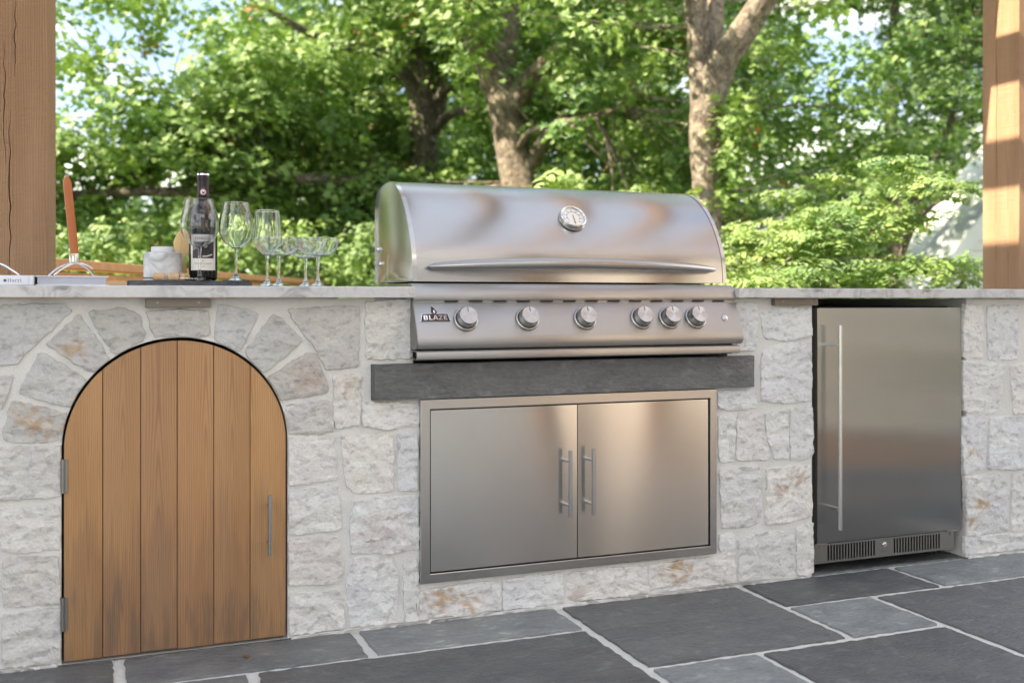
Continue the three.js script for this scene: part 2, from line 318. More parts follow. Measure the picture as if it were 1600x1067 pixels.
function addStone(poly, i) {
  const rng = rand(900 + i * 7), c = poly.reduce((s, [x, y]) => [s[0] + x / poly.length, s[1] + y / poly.length], [0, 0]);
  const grey = c[0] < 0.55 && c[1] > 0.5 ? 0.55 : c[0] < 0.0 ? 0.66 : 0.73, base = grey + (rng() - 0.5) * 0.08, warm = (rng() - 0.35) * 0.05;  // upper left: darker stone, with the shade under the counter put into its tint
  const color = (x, y) => {
    let v = [base * (1 + warm), base, base * (1 - warm * 1.3 + 0.01)];
    const blot = fbm(x * 30 + 9, y * 30, 4);
    for (const [a, b, r, s] of STAINS) { const d = Math.hypot(x - a, (y - b) * 1.2) / r; if (d < 1.6) v = mix3(v, [0.48, 0.31, 0.15], clamp(s * smooth(1.1 - d + blot * 1.3, 0.1, 1.1), 0, 0.8)); }
    for (const [a, b, r, s] of PINK) { const d = Math.hypot(x - a, y - b) / r; if (d < 1.6) v = mix3(v, [0.5, 0.39, 0.32], clamp(s * smooth(1.1 - d + fbm(x * 60, y * 25, 3), 0.1, 0.9), 0, 0.8)); }
    return v;
  };
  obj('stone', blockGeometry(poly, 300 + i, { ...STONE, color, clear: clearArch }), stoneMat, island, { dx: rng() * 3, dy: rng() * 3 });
}
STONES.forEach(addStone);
{ // courses that run on outside the picture
  const rng = rand(5); let k = 200;
  for (const [x0, x1] of [[-0.98, -0.26], [3.05, 3.93]]) for (let y = 0.015; y < 0.82;) {
    const h = Math.min(0.1 + rng() * 0.09, 0.865 - y); for (let x = x0; x < x1 - 0.06;) { const w = Math.min(0.11 + rng() * 0.13, x1 - x); addStone([[x + 0.01, y + 0.01], [x + w - 0.01, y + 0.008], [x + w - 0.012, y + h - 0.01], [x + 0.008, y + h - 0.008]], k++); x += w; } y += h;
  }
}
for (const [i, [x0, x1]] of [[-1, -0.088], [0.454, 2.1], [2.737, 3.95]].entries())      // mortar squeezed out along the foot of the wall
  obj('mortar_fillet', blockGeometry([[x0, -0.008], [x1, -0.008], [x1, 0.004], [x0, 0.004]], 60 + i, { step: 0.014, wobble: 0.012, sink: 0.012, face: 0.005, rough: 0.004, tilt: 0, insets: [[0, 0], [0.002, 0.6], [0.005, 1], [0.008, 1.1]], crease: 1.2 }).translate(0, 0, 0).rotateX(-Math.PI / 2).translate(0, 0.001, 0), mortarMat, island);
{ // slate lintel under the grill
  const g = blockGeometry([[0.668, 0.6085], [1.876, 0.6085], [1.876, 0.7055], [0.668, 0.7055]], 77, { step: 0.025, wobble: 0.0012, corner: 0.0015, sink: 0.05, face: 0.002, rough: 0.0015, tilt: 0, insets: [[0, 0], [0.0008, 0.5], [0.003, 1], [0.02, 1], [0.04, 1]] });
  obj('lintel', g.translate(0, 0, 0.024), slate(0.26, 0.258, 0.25, 0.75), island, { label: 'long dark slate lintel under the grill' });
}

// countertop
const counter = thing('marble_countertop', 'white and grey veined marble countertop on the stone base', 'countertop');
obj('slab', span(-1.1, 0.781, 0.882, 0.912, DEEP, 0.052, 0.003), marbleMat, counter, { dx: 0.3 });
obj('slab', span(1.7955, 4.05, 0.882, 0.912, DEEP, 0.052, 0.003), marbleMat, counter, { dx: 0.9 });
obj('slab', span(0.7815, 1.795, 0.882, 0.912, DEEP, -0.48, 0.003), marbleMat, counter);

// under counter lights
for (const [x0, x1, label] of [[0.104, 0.257, 'bronze light bar under the counter edge above the arched door'], [1.945, 2.108, 'bronze light bar under the counter edge left of the refrigerator']]) {
  const t = thing('under_counter_light', label, 'light bar', [x0, 0.86, 0.002], 'light bars under the counter edge');
  obj('housing', [span(0, x1 - x0, -0.002, 0.0215, 0, 0.02, 0.0015)], bronze, t);
  for (const s of [0.18, 0.82]) obj('screw', new THREE.CylinderGeometry(0.0032, 0.0032, 0.0012, 12).rotateX(Math.PI / 2).translate((x1 - x0) * s, 0.0105, 0.0205), darkSteel, t);
}

// ================================================================ PATIO
const patio = thing('patio', 'dark bluestone patio laid in large rectangles with pale joints', 'patio');
tag(patio, null, null, null, 'structure');
obj('mortar_bed', span(-5.1, 9.5, -0.08, -0.006, -2.0, 11, 0.002), std({ map: mortarMap, bumpMap: mortarBump, bumpScale: 0.004, roughness: 0.95, color: lin(1.0, 1.0, 0.99) }), patio);
{
  const G = 0.010, mats = { d: slate(0.25, 0.25, 0.245, 0.54), k: slate(0.2, 0.2, 0.198, 0.52), m: slate(0.32, 0.325, 0.318, 0.56), l: slate(0.45, 0.46, 0.448, 0.58) };
  const pavers = [
    [-0.55, 0.042, 0, 0.213, 'd'], [0.042, 0.628, 0, 0.213, 'm'], [0.628, 1.213, 0, 0.213, 'l'], [1.213, 1.823, 0, 0.534, 'd'], [1.823, 2.41, -0.005, 0.24, 'k'], [2.41, 3.05, -0.005, 0.24, 'l'],
    [1.823, 2.126, 0.24, 0.534, 'l'], [2.126, 2.95, 0.24, 0.90, 'd'], [0.332, 1.213, 0.213, 0.82, 'k'], [-0.2, 0.332, 0.213, 0.5, 'm'], [-0.55, -0.2, 0.213, 0.82, 'l'], [1.213, 1.525, 0.534, 0.82, 'l'], [1.525, 2.126, 0.534, 1.2, 'k'],
    [-0.2, 0.332, 0.5, 0.82, 'd'], [2.09, 2.74, -0.55, -0.005, 'd'], [3.05, 3.6, -0.005, 0.5, 'd'], [2.95, 3.6, 0.5, 0.9, 'm'],
    [2.126, 2.9, 0.9, 1.5, 'l'], [2.9, 3.6, 0.9, 1.5, 'd'], [1.213, 1.525, 0.82, 1.2, 'd'], [-0.55, 0.3, 0.82, 1.4, 'l'], [0.3, 1.213, 0.82, 1.4, 'd'], [1.213, 2.126, 1.2, 1.7, 'm'],
  ];
  const rng = rand(21), key = 'dkmld';
  for (let z = 1.4; z < 5; z += 0.6) for (let x = -0.55 + (rng() - 0.5) * 0.3; x < 3.6; x += 0) { const w = 0.5 + rng() * 0.5; if (!(z < 1.75 && x + w > 1.1)) pavers.push([x, Math.min(x + w, 3.6), z, z + 0.6, key[Math.floor(rng() * 5)]]); x += w; }
  for (let z = 0; z < 5; z += 0.6) { pavers.push([-1.2, -0.56, z, z + 0.6, 'd'], [3.61, 4.4, z, z + 0.6, 'l'], [4.4, 5.2, z, z + 0.6, 'm'], [-2, -1.2, z, z + 0.6, 'm'], [-2.9, -2, z, z + 0.6, 'd']); }
  for (let z = 5; z < 10.5; z += 0.9) for (let x = -3; x < 5; x += 1.1) pavers.push([x, x + 1.1, z, z + 0.9, key[Math.floor(rng() * 4)]]);
  for (let z = 0; z < 4.9; z += 0.9) for (let x = 5.2; x < 9; x += 1.1) pavers.push([x, x + 1.1, z, z + 0.9, key[Math.floor(rng() * 4)]]);
  pavers.forEach(([x0, x1, z0, z1, m], i) => {
    const near = z0 < 1.3;
    const g = blockGeometry([[x0 + G, -z1 + G], [x1 - G, -z1 + G], [x1 - G, -z0 - G], [x0 + G, -z0 - G]], 500 + i, { step: near ? 0.02 : 0.12, wobble: 0.0055, corner: 0.0015, sink: 0.02, face: 0.0005, rough: 0.0025, tilt: 0.002, insets: near ? [[0, 0], [0.001, -1], [0.004, 0.6], [0.012, 1], [-0.75, 1], [-0.5, 1], [-0.25, 1]] : [[0, 0], [0.004, 1], [-0.5, 1]] });
    obj('paver', g.rotateX(-Math.PI / 2), mats[m], patio, { dx: rng() * 5, dy: rng() * 5 });
  });
}
tag(obj('lawn', new THREE.PlaneGeometry(500, 500, 1, 1).rotateX(-Math.PI / 2).translate(0, -0.12, 0), std({ color: lin(0.06, 0.1, 0.025), roughness: 1 })), 'green lawn around and beyond the patio', 'lawn', null, 'structure');
{ // unseen cedar deck, added behind the camera to mirror warm in the steel
  const t = thing('added_cedar_deck', 'added cedar deck out of view, for warm reflections in the steel', 'deck');
  for (let k = 0; k < 23; k++) obj('deck_board', span(k < 2 ? 3.3 : 2.7, k < 2 ? 5.0 : 4.0, -0.02, 0.02, 1.47 + k * 0.145, 1.47 + k * 0.145 + 0.14, 0.003), std({ map: postMap, roughness: 0.7, color: lin(1.3, 1.25, 1.15) }), t, { dx: k * 0.31 });
}
// a fallen leaf on the paving before the arched door
tag(obj('fallen_leaf', new THREE.SphereGeometry(1, 10, 6).scale(0.006, 0.0015, 0.011).rotateY(0.7).translate(0.334, 0.004, 0.108), std({ color: lin(0.22, 0.08, 0.03), roughness: 0.8 })), 'small dry brown leaf lying on the paving below the arched door', 'fallen leaf');

// ================================================================ ARCHED DOOR
{
  const t = thing('arched_door', 'arched cedar plank door in the stone counter', 'door'), cx = 0.183, cy = 0.511, R = 0.2645, joints = [-0.0815, 0.006, 0.093, 0.179, 0.267, 0.357, 0.4475];
  for (let i = 0; i < 6; i++) {
    const x0 = joints[i] + 0.0008, x1 = joints[i + 1] - 0.0008, top = (x) => cy + Math.sqrt(Math.max(0, R * R - (x - cx) * (x - cx))), pts = [[x0, 0.008 + (i % 3) * 0.001], [x1, 0.008 + (i % 3) * 0.001]];
    for (let k = 0; k <= 24; k++) { const x = lerp(x1, x0, k / 24); pts.push([x, top(x)]); }
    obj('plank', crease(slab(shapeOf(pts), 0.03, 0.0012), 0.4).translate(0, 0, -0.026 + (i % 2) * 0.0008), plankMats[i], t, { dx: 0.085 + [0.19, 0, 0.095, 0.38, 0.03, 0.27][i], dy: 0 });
  }
  obj('backing', slab((() => { const s = new THREE.Shape(); s.moveTo(-0.075, 0.02); s.lineTo(0.44, 0.02); s.lineTo(0.44, cy); s.absarc(cx, cy, 0.257, 0, Math.PI, false); s.lineTo(-0.075, 0.02); return s; })(), 0.015).translate(0, 0, -0.045), blackMat, t);
  obj('handle', [cyl(0.0052, 0.0052, 0.154, 20).translate(0.402, 0.3035, 0.036), ...[0.256, 0.351].map((y) => cyl(0.004, 0.004, 0.034, 12).rotateX(Math.PI / 2).translate(0.402, y, 0.018))], steelPlain, t);
  for (const y of [0.454, 0.1235]) obj('hinge', [...[0, 1, 2, 3, 4].map((k) => cyl(0.005, 0.005, 0.0158, 14).translate(-0.083, y - 0.032 + k * 0.0162, 0.008)), span(-0.083, -0.072, y - 0.04, y + 0.04, 0.003, 0.0062, 0.001)], darkSteel, t);
}

// ================================================================ GRILL
{
  const X0 = 0.790, X1 = 1.787;
  const grill = thing('gas_grill', 'built in stainless steel gas grill with a rolled hood and six knobs', 'grill');
  obj('firebox', span(X0 + 0.006, X1 - 0.006, 0.712, 0.921, -0.46, -0.021, 0.003), darkSteel, grill);
  // hood: one rolled sheet
  const prof = [[-0.006, 0.927], [-0.010, 0.97], [-0.019, 1.016], [-0.04, 1.062], [-0.072, 1.113], [-0.112, 1.157], [-0.162, 1.194], [-0.215, 1.216], [-0.27, 1.224], [-0.33, 1.221], [-0.385, 1.206], [-0.414, 1.172], [-0.422, 1.13], [-0.424, 1.03], [-0.425, 0.927]];
  const line = new THREE.SplineCurve(prof.map(([z, y]) => new THREE.Vector2(z, y))), pts = line.getSpacedPoints(90), total = line.getLength();
  const sheet = (x0, x1, out, from = 0, to = 90, nx = 24) => {
    const pos = [], uv = [], idx = [], nor = [];
    for (let k = from; k <= to; k++) { const t = line.getTangentAt(k / 90), nz = t.y, ny = -t.x; for (let i = 0; i <= nx; i++) { const x = lerp(x0, x1, i / nx), w = out; pos.push(x, pts[k].y + ny * w, pts[k].x + nz * w); nor.push(0, ny, nz); uv.push(x, k / 90 * total); } }
    const W = nx + 1; for (let k = 0; k < to - from; k++) for (let i = 0; i < nx; i++) { const a = k * W + i; idx.push(a, a + 1, a + W + 1, a, a + W + 1, a + W); }
    const g = new THREE.BufferGeometry(); g.setAttribute('position', new THREE.Float32BufferAttribute(pos, 3)); g.setAttribute('normal', new THREE.Float32BufferAttribute(nor, 3)); g.setAttribute('uv', new THREE.Float32BufferAttribute(uv, 2)); g.setIndex(idx); return g;
  };
  const hood = obj('hood', sheet(X0 + 0.012, X1 - 0.012, 0), steelRough(0.22, 0), grill, { uv: true });
  // polished end bands and pressed side panels
  for (const s of [0, 1]) {
    const xa = s ? X1 - 0.0125 : X0, xb = s ? X1 : X0 + 0.0125;
    obj('edge_band', [sheet(xa, xb, 0.0015, 0, 90, 2)], phys({ color: lin(0.6, 0.6, 0.59), metalness: 1, roughness: 0.2 }), hood, { uv: true });
    const outline = pts.map((p) => [-p.x, p.y]); const sh = shapeOf(outline);
    if (!s) { const slot = new THREE.Path([[0.274, 0.938], [0.277, 0.965], [0.274, 1.012], [0.271, 1.012], [0.273, 0.965], [0.27, 0.938]].map(([a, b]) => new THREE.Vector2(a, b))); sh.holes.push(slot); }
    const side = obj('side_panel', crease(slab(sh, 0.003, 0.0008), 0.5).rotateY(Math.PI / 2).translate(s ? X1 - 0.005 : X0 + 0.002, 0, 0), steelRough(0.26, 0), hood);
    if (!s) for (const [z, y] of [[-0.385, 1.03], [-0.355, 0.985]]) obj('bolt', new THREE.SphereGeometry(0.006, 16, 8, 0, Math.PI * 2, 0, Math.PI / 2).rotateZ(Math.PI / 2).translate(X0 + 0.002, y, z), chrome, hood);
  }
  obj('inner_liner', [sheet(X0 + 0.014, X1 - 0.014, -0.01, 0, 90, 2), span(X0 + 0.0065, X0 + 0.0085, 0.93, 1.03, -0.31, -0.23, 0.0005)], blackMat, hood, { uv: true });  // with a small black piece put behind the side slot to darken it
  { // handle: a bowed bar that thins towards its ends
    const n = 60, m = 20, pos = [], idx = [], uv = [];
    for (let i = 0; i <= n; i++) {
      const s = i / n * 2 - 1, x = 1.2875 + 0.4575 * s, e = Math.pow(Math.max(0, 1 - Math.pow(Math.abs(s), 2.4)), 0.5), h = 0.006 + 0.0105 * Math.pow(Math.max(0, 1 - Math.pow(Math.abs(s), 3)), 0.6), d = 0.004 + 0.0095 * e, z = 0.004 + 0.05 * (1 - s * s), y = 0.967 + 0.012 * (1 - s * s);
      for (let k = 0; k <= m; k++) { const a = k / m * Math.PI * 2; pos.push(x, y + Math.sin(a) * h * (i === 0 || i === n ? 0.2 : 1), z + Math.cos(a) * d); uv.push(x, k / m * 0.07); }
    }
    for (let i = 0; i < n; i++) for (let k = 0; k < m; k++) { const a = i * (m + 1) + k, b = a + m + 1; idx.push(a, b, b + 1, a, b + 1, a + 1); }
    const g = new THREE.BufferGeometry(); g.setAttribute('position', new THREE.Float32BufferAttribute(pos, 3)); g.setAttribute('uv', new THREE.Float32BufferAttribute(uv, 2)); g.setIndex(idx); g.computeVertexNormals();
    obj('handle', [g], phys({ color: lin(0.42, 0.415, 0.4), metalness: 1, roughness: 0.27 }), hood, { uv: true });
  }
  { // thermometer on the hood's slope
    const th = new THREE.Group(); th.name = 'thermometer'; th.position.set(1.296, 1.1125, -0.0705); th.rotation.x = -0.66; grill.add(th);
    obj('bezel', lathe([[0.0, 0], [0.0425, 0], [0.0425, 0.003], [0.0405, 0.006], [0.0405, 0.014], [0.0395, 0.0175], [0.037, 0.0185], [0.0345, 0.0165], [0.0335, 0.013]], 64).rotateX(Math.PI / 2), chrome, th);
    const dialTex = canvasTex(512, 512, (c) => {
      c.fillStyle = '#eceae4'; c.fillRect(0, 0, 512, 512); c.translate(256, 256);
      c.strokeStyle = '#b9c2cf'; c.lineWidth = 34; c.beginPath(); c.arc(0, 0, 150, 2.5, 6.9); c.stroke();
      c.strokeStyle = '#333'; for (let k = 0; k <= 40; k++) { const a = 2.36 + k / 40 * 4.71; c.lineWidth = k % 5 ? 3 : 7; c.beginPath(); c.moveTo(Math.cos(a) * 205, Math.sin(a) * 205); c.lineTo(Math.cos(a) * (k % 5 ? 222 : 232), Math.sin(a) * (k % 5 ? 222 : 232)); c.stroke(); }
      c.fillStyle = '#333'; c.font = 'bold 34px sans-serif'; c.textAlign = 'center'; c.textBaseline = 'middle';
      for (let k = 0; k <= 8; k++) { const a = 2.36 + k / 8 * 4.71; c.fillText(String(k * 100), Math.cos(a) * 178, Math.sin(a) * 178); }
    });
    obj('dial', new THREE.CircleGeometry(0.0342, 48).translate(0, 0, 0.0115), std({ map: dialTex, roughness: 0.6 }), th, { uv: true });
    obj('needle', slab(shapeOf([[-0.0012, -0.026], [0.0012, -0.026], [0.0006, 0.008], [-0.0006, 0.008]]), 0.0008).translate(0, 0, 0.0128), std({ color: lin(0.05, 0.05, 0.05), roughness: 0.5 }), th);
    obj('glass', new THREE.CircleGeometry(0.0342, 48).translate(0, 0, 0.0145), phys({ transmission: 1, thickness: 0, roughness: 0.02, ior: 1.5 }), th, { uv: true });
  }
  // control panel
  const P0 = 0.782, P1 = 1.795;
  const panelProfile = [[-0.02, 0.9215], [0.0, 0.9215], [0.009, 0.9195], [0.018, 0.914], [0.0265, 0.905], [0.0315, 0.894], [0.033, 0.884], [0.031, 0.876], [0.026, 0.8725], [0.026, 0.8705], [0.0305, 0.8685], [0.0695, 0.786], [0.073, 0.777], [0.0745, 0.768], [0.0735, 0.758], [0.069, 0.750], [0.061, 0.7455], [0.05, 0.744], [-0.02, 0.744]];
  const panel = obj('control_panel', alongX(panelProfile, P0, P1, 0.75), steelRough(0.33, 0), grill);
  obj('end_plate', alongX(panelProfile.map(([z, y]) => [z * 0.985 - 0.0005, lerp(0.83, y, 0.985)]), P0 - 0.0015, P0 + 0.001), darkSteel, panel);
  obj('lower_gap', span(P0 + 0.01, P1 - 0.01, 0.713, 0.744, -0.02, 0.03, 0.001), blackMat, panel);
  for (let k = 0; k < 13; k++) { const x = 0.89 + k * 0.0705; if (x < P1 - 0.04) obj('vent_slot', span(x - 0.019, x + 0.019, 0.8712, 0.8752, 0.02, 0.0312, 0.0008), blackMat, panel); }
  const tilt = -Math.atan2(0.039, 0.0825), onPanel = (y) => 0.0305 + (0.8685 - y) / 0.0825 * 0.039;
  const spin = (r0, r1, z) => { const g = new THREE.RingGeometry(r0, r1, 64, 1), p = g.attributes.position, uv = g.attributes.uv; for (let i = 0; i < p.count; i++) uv.setXY(i, Math.atan2(p.getY(i), p.getX(i)) * 0.2, Math.hypot(p.getX(i), p.getY(i))); return g.translate(0, 0, z); };
  const spunMat = phys({ color: lin(0.52, 0.515, 0.5), metalness: 1, roughness: 0.26, anisotropy: 0.95, anisotropyRotation: 0 }), knobSide = phys({ color: lin(0.36, 0.355, 0.34), metalness: 1, roughness: 0.24 });
  for (const x of [0.924, 1.1045, 1.281, 1.462, 1.5545, 1.643]) {
    const k = new THREE.Group(); k.name = 'knob'; k.position.set(x - 0.002, 0.8225, onPanel(0.8225)); k.rotation.x = tilt; grill.add(k);
    obj('bezel', lathe([[0.0, 0], [0.0345, 0], [0.0352, 0.0025], [0.034, 0.0065], [0.0315, 0.008], [0.0292, 0.0075], [0.0285, 0.004], [0.0, 0.004]], 56).rotateX(Math.PI / 2), steelPlain, k);
    obj('grip', lathe([[0.0, 0.0042], [0.0275, 0.0042], [0.0278, 0.008], [0.0262, 0.0285], [0.0255, 0.0305], [0.0246, 0.0315]], 56).rotateX(Math.PI / 2), knobSide, k);
    obj('face', spin(0.0002, 0.0247, 0.0316), spunMat, k, { uv: true });
    obj('pointer', span(-0.0009, 0.0009, 0.011, 0.024, 0.0312, 0.0322, 0.0004), blackMat, k);
  }
  { const b = new THREE.Group(); b.name = 'light_button'; b.position.set(1.742, 0.8215, onPanel(0.8215)); b.rotation.x = tilt; grill.add(b);
    obj('rim', lathe([[0, 0], [0.0095, 0], [0.0095, 0.003], [0.008, 0.005], [0.0068, 0.0045], [0.0066, 0.0025], [0, 0.0025]], 32).rotateX(Math.PI / 2), chrome, b);
    obj('cap', lathe([[0.0055, 0.0026], [0.0055, 0.006], [0.004, 0.007], [0, 0.0073]], 32).rotateX(Math.PI / 2), chrome, b); }
  { // the maker's badge: a flame over a plate with the name
    const b = new THREE.Group(); b.name = 'badge'; b.position.set(0.837, 0.829, onPanel(0.829) + 0.0005); b.rotation.x = tilt; grill.add(b);
    const plate = (k) => shapeOf([[-0.0415 * k, -0.0115 * k], [0.0415 * k, -0.0115 * k], [0.0355 * k, 0.0105 * k], [-0.0355 * k, 0.0105 * k]]);
    const ink = phys({ color: lin(0.035, 0.028, 0.04), metalness: 0.3, roughness: 0.3 });
    obj('rim', slab(plate(1.04), 0.0012, 0.0003), chrome, b);
    obj('plate', slab(plate(0.985), 0.0017, 0.0003), ink, b);
    const word = new TextGeometry('BLAZE', { font, size: 0.0138, depth: 0.0008, curveSegments: 4 }); word.computeBoundingBox(); const bb = word.boundingBox;
    obj('lettering', word.translate(-(bb.max.x + bb.min.x) / 2, -0.0075, 0.0017).scale(0.066 / (bb.max.x - bb.min.x), 1, 1), chrome, b);
    const f = new THREE.Shape(); f.moveTo(-0.004, 0.0105); f.bezierCurveTo(-0.013, 0.018, -0.006, 0.023, -0.008, 0.033); f.bezierCurveTo(-0.002, 0.03, 0.001, 0.027, 0.0015, 0.023); f.bezierCurveTo(0.008, 0.02, 0.008, 0.014, 0.003, 0.0105); f.lineTo(-0.004, 0.0105);
    obj('flame', slab(f, 0.0015, 0.0003), ink, b);
    const d = new THREE.Shape(); d.moveTo(-0.001, 0.0118); d.bezierCurveTo(-0.006, 0.0145, -0.004, 0.019, -0.003, 0.023); d.bezierCurveTo(0.0005, 0.02, 0.005, 0.016, -0.001, 0.0118);
    obj('drop', slab(d, 0.0019, 0.0002), chrome, b);
  }
  obj('drip_tray_front', [alongX([[0.0, 0.717], [0.068, 0.717], [0.0725, 0.7195], [0.074, 0.725], [0.074, 0.733], [0.0725, 0.738], [0.068, 0.7405], [0.0, 0.7405], [0.0, 0.7385], [0.066, 0.7385], [0.0715, 0.735], [0.0718, 0.723], [0.066, 0.719], [0.0, 0.719]], 0.779, 1.784, 0.7)], steelRough(0.34, 0), grill);
}

// a sheet steel front with the slight unevenness of pressed steel
function pressedFront(x0, x1, y0, y1, zBack, zFront, bow) {
  const g = new THREE.BoxGeometry(x1 - x0, y1 - y0, zFront - zBack, 40, 40, 1).translate((x0 + x1) / 2, (y0 + y1) / 2, (zFront + zBack) / 2), p = g.attributes.position;
  const f = (x, y) => bow((x - x0) / (x1 - x0), (y - y0) / (y1 - y0)), zm = (zFront + zBack) / 2, n = g.attributes.normal;
  for (let i = 0; i < p.count; i++) {
    const x = p.getX(i), y = p.getY(i), front = n.getZ(i) > 0.9;
    if (p.getZ(i) > zm) {
      const e = Math.max(0, Math.min(x - x0, x1 - x, y - y0, y1 - y)), round = 0.003, drop = e < round ? round * (1 - Math.sqrt(1 - (1 - e / round) ** 2)) * 0.7 : 0;
      p.setZ(i, zFront + f(x, y) - drop);
      if (front) { const h = 0.002, a = (f(x + h, y) - f(x - h, y)) / (2 * h), b = (f(x, y + h) - f(x, y - h)) / (2 * h), l = Math.hypot(a, b, 1); n.setXYZ(i, -a / l, -b / l, 1 / l); }
    }
  }
  return g;
}
// ================================================================ ACCESS DOORS
{
  const t = thing('access_door_cabinet', 'stainless steel double access doors set in the stone under the grill', 'cabinet doors');
  const outer = shapeOf([[0.806, 0.1085], [1.738, 0.1085], [1.738, 0.6075], [0.806, 0.6075]]), hole = new THREE.Path([[0.833, 0.134], [1.7155, 0.134], [1.7155, 0.5795], [0.833, 0.5795]].map(([x, y]) => new THREE.Vector2(x, y)));
  outer.holes.push(hole);
  obj('frame', [slab(outer, 0.03, 0.0018).translate(0, 0, -0.012)], steelFrame, t);
  obj('inner_box', span(0.826, 1.724, 0.125, 0.59, -0.4, -0.0135, 0.002), blackMat, t);
  const bows = [(u, v) => 0.0012 * Math.sin(Math.PI * u) + 0.0011 * Math.sin(u * 6 + v * 2.4 + 0.6), (u, v) => 0.0012 * Math.sin(Math.PI * u) + 0.0007 * Math.sin(u * 7 - v * 1.5)];
  [[0.8365, 1.2745], [1.2775, 1.712]].forEach(([x0, x1], k) => {
    const door = obj('door', pressedFront(x0, x1, 0.1375, 0.576, -0.012, 0.0125, bows[k]), steelRough(0.2, 0, { color: lin(0.6, 0.6, 0.59) }), t, { label: k ? 'right hand door with the handle on its left edge' : 'left hand door with the handle on its right edge' });
    const hx = k ? 1.309 : 1.2365;
    obj('handle', [cyl(0.0056, 0.0056, 0.189, 20).translate(hx, 0.3575, 0.048), ...[0.295, 0.42].map((y) => cyl(0.0045, 0.0045, 0.036, 14).rotateX(Math.PI / 2).translate(hx, y, 0.03))], steelPlain, door);
  });
}

// ================================================================ REFRIGERATOR
{
  const t = thing('compact_refrigerator', 'stainless steel under counter refrigerator built into the stone base', 'refrigerator');
  obj('cabinet', span(2.121, 2.717, 0.03, 0.854, -0.6, -0.062, 0.004), std({ color: lin(0.03, 0.03, 0.03), roughness: 0.5 }), t);
  const door = obj('door', pressedFront(2.1225, 2.713, 0.1005, 0.8495, -0.055, 0.0, (u, v) => 0.0008 * Math.sin(Math.PI * u) + 0.002 * Math.sin(Math.PI * v) + 0.0004 * Math.sin(v * 17 + u) + 0.0002 * Math.sin(v * 37 + 2 + u * 2)), steelRough(0.24, Math.PI / 2, { color: lin(0.37, 0.365, 0.355) }), t);
  obj('gasket', span(2.127, 2.708, 0.105, 0.845, -0.061, -0.056, 0.001), blackMat, t);
  obj('handle', [cyl(0.0068, 0.0068, 0.645, 24).translate(2.170, 0.4735, 0.05), ...[0.735, 0.215].map((y) => span(2.1645, 2.1755, y - 0.0055, y + 0.0055, 0, 0.046, 0.001))], brightSteel, door);
  const plate = shapeOf([[2.117, 0.034], [2.69, 0.034], [2.69, 0.096], [2.117, 0.096]]);
  for (const [a, b] of [[2.166, 2.36], [2.432, 2.632]]) for (let k = 0; k < 17; k++) { const x = lerp(a, b, (k + 0.5) / 17); plate.holes.push(new THREE.Path([[x - 0.0032, 0.041], [x + 0.0032, 0.041], [x + 0.0032, 0.09], [x - 0.0032, 0.09]].map(([p, q]) => new THREE.Vector2(p, q)))); }
  const grille = obj('toe_grille', slab(plate, 0.012).translate(0, 0, -0.022), phys({ color: lin(0.34, 0.335, 0.325), metalness: 1, roughness: 0.35 }), t);
  obj('grille_dark', span(2.13, 2.68, 0.036, 0.094, -0.062, -0.0235, 0.001), blackMat, grille);
  obj('lock', [lathe([[0, 0], [0.0085, 0], [0.0085, 0.003], [0.0065, 0.005], [0, 0.005]], 28).rotateX(Math.PI / 2).translate(2.395, 0.074, -0.01)], chrome, t);
  obj('lock_label', span(2.384, 2.406, 0.052, 0.0585, -0.0105, -0.0092, 0.0003), darkSteel, t);
  for (const [x0, x1] of [[2.112, 2.158], [2.652, 2.7]]) obj('hinge', [span(x0, x1, 0.0962, 0.1, -0.05, 0.003, 0.001), span((x0 + x1) / 2 - 0.003, (x0 + x1) / 2 + 0.003, 0.082, 0.0958, -0.012, -0.0075, 0.0005)], darkSteel, t);
  for (const [x, z] of [[2.16, -0.1], [2.67, -0.1], [2.16, -0.55], [2.67, -0.55]]) obj('foot', cyl(0.016, 0.018, 0.03, 16).translate(x, 0.015, z), blackMat, t);
}

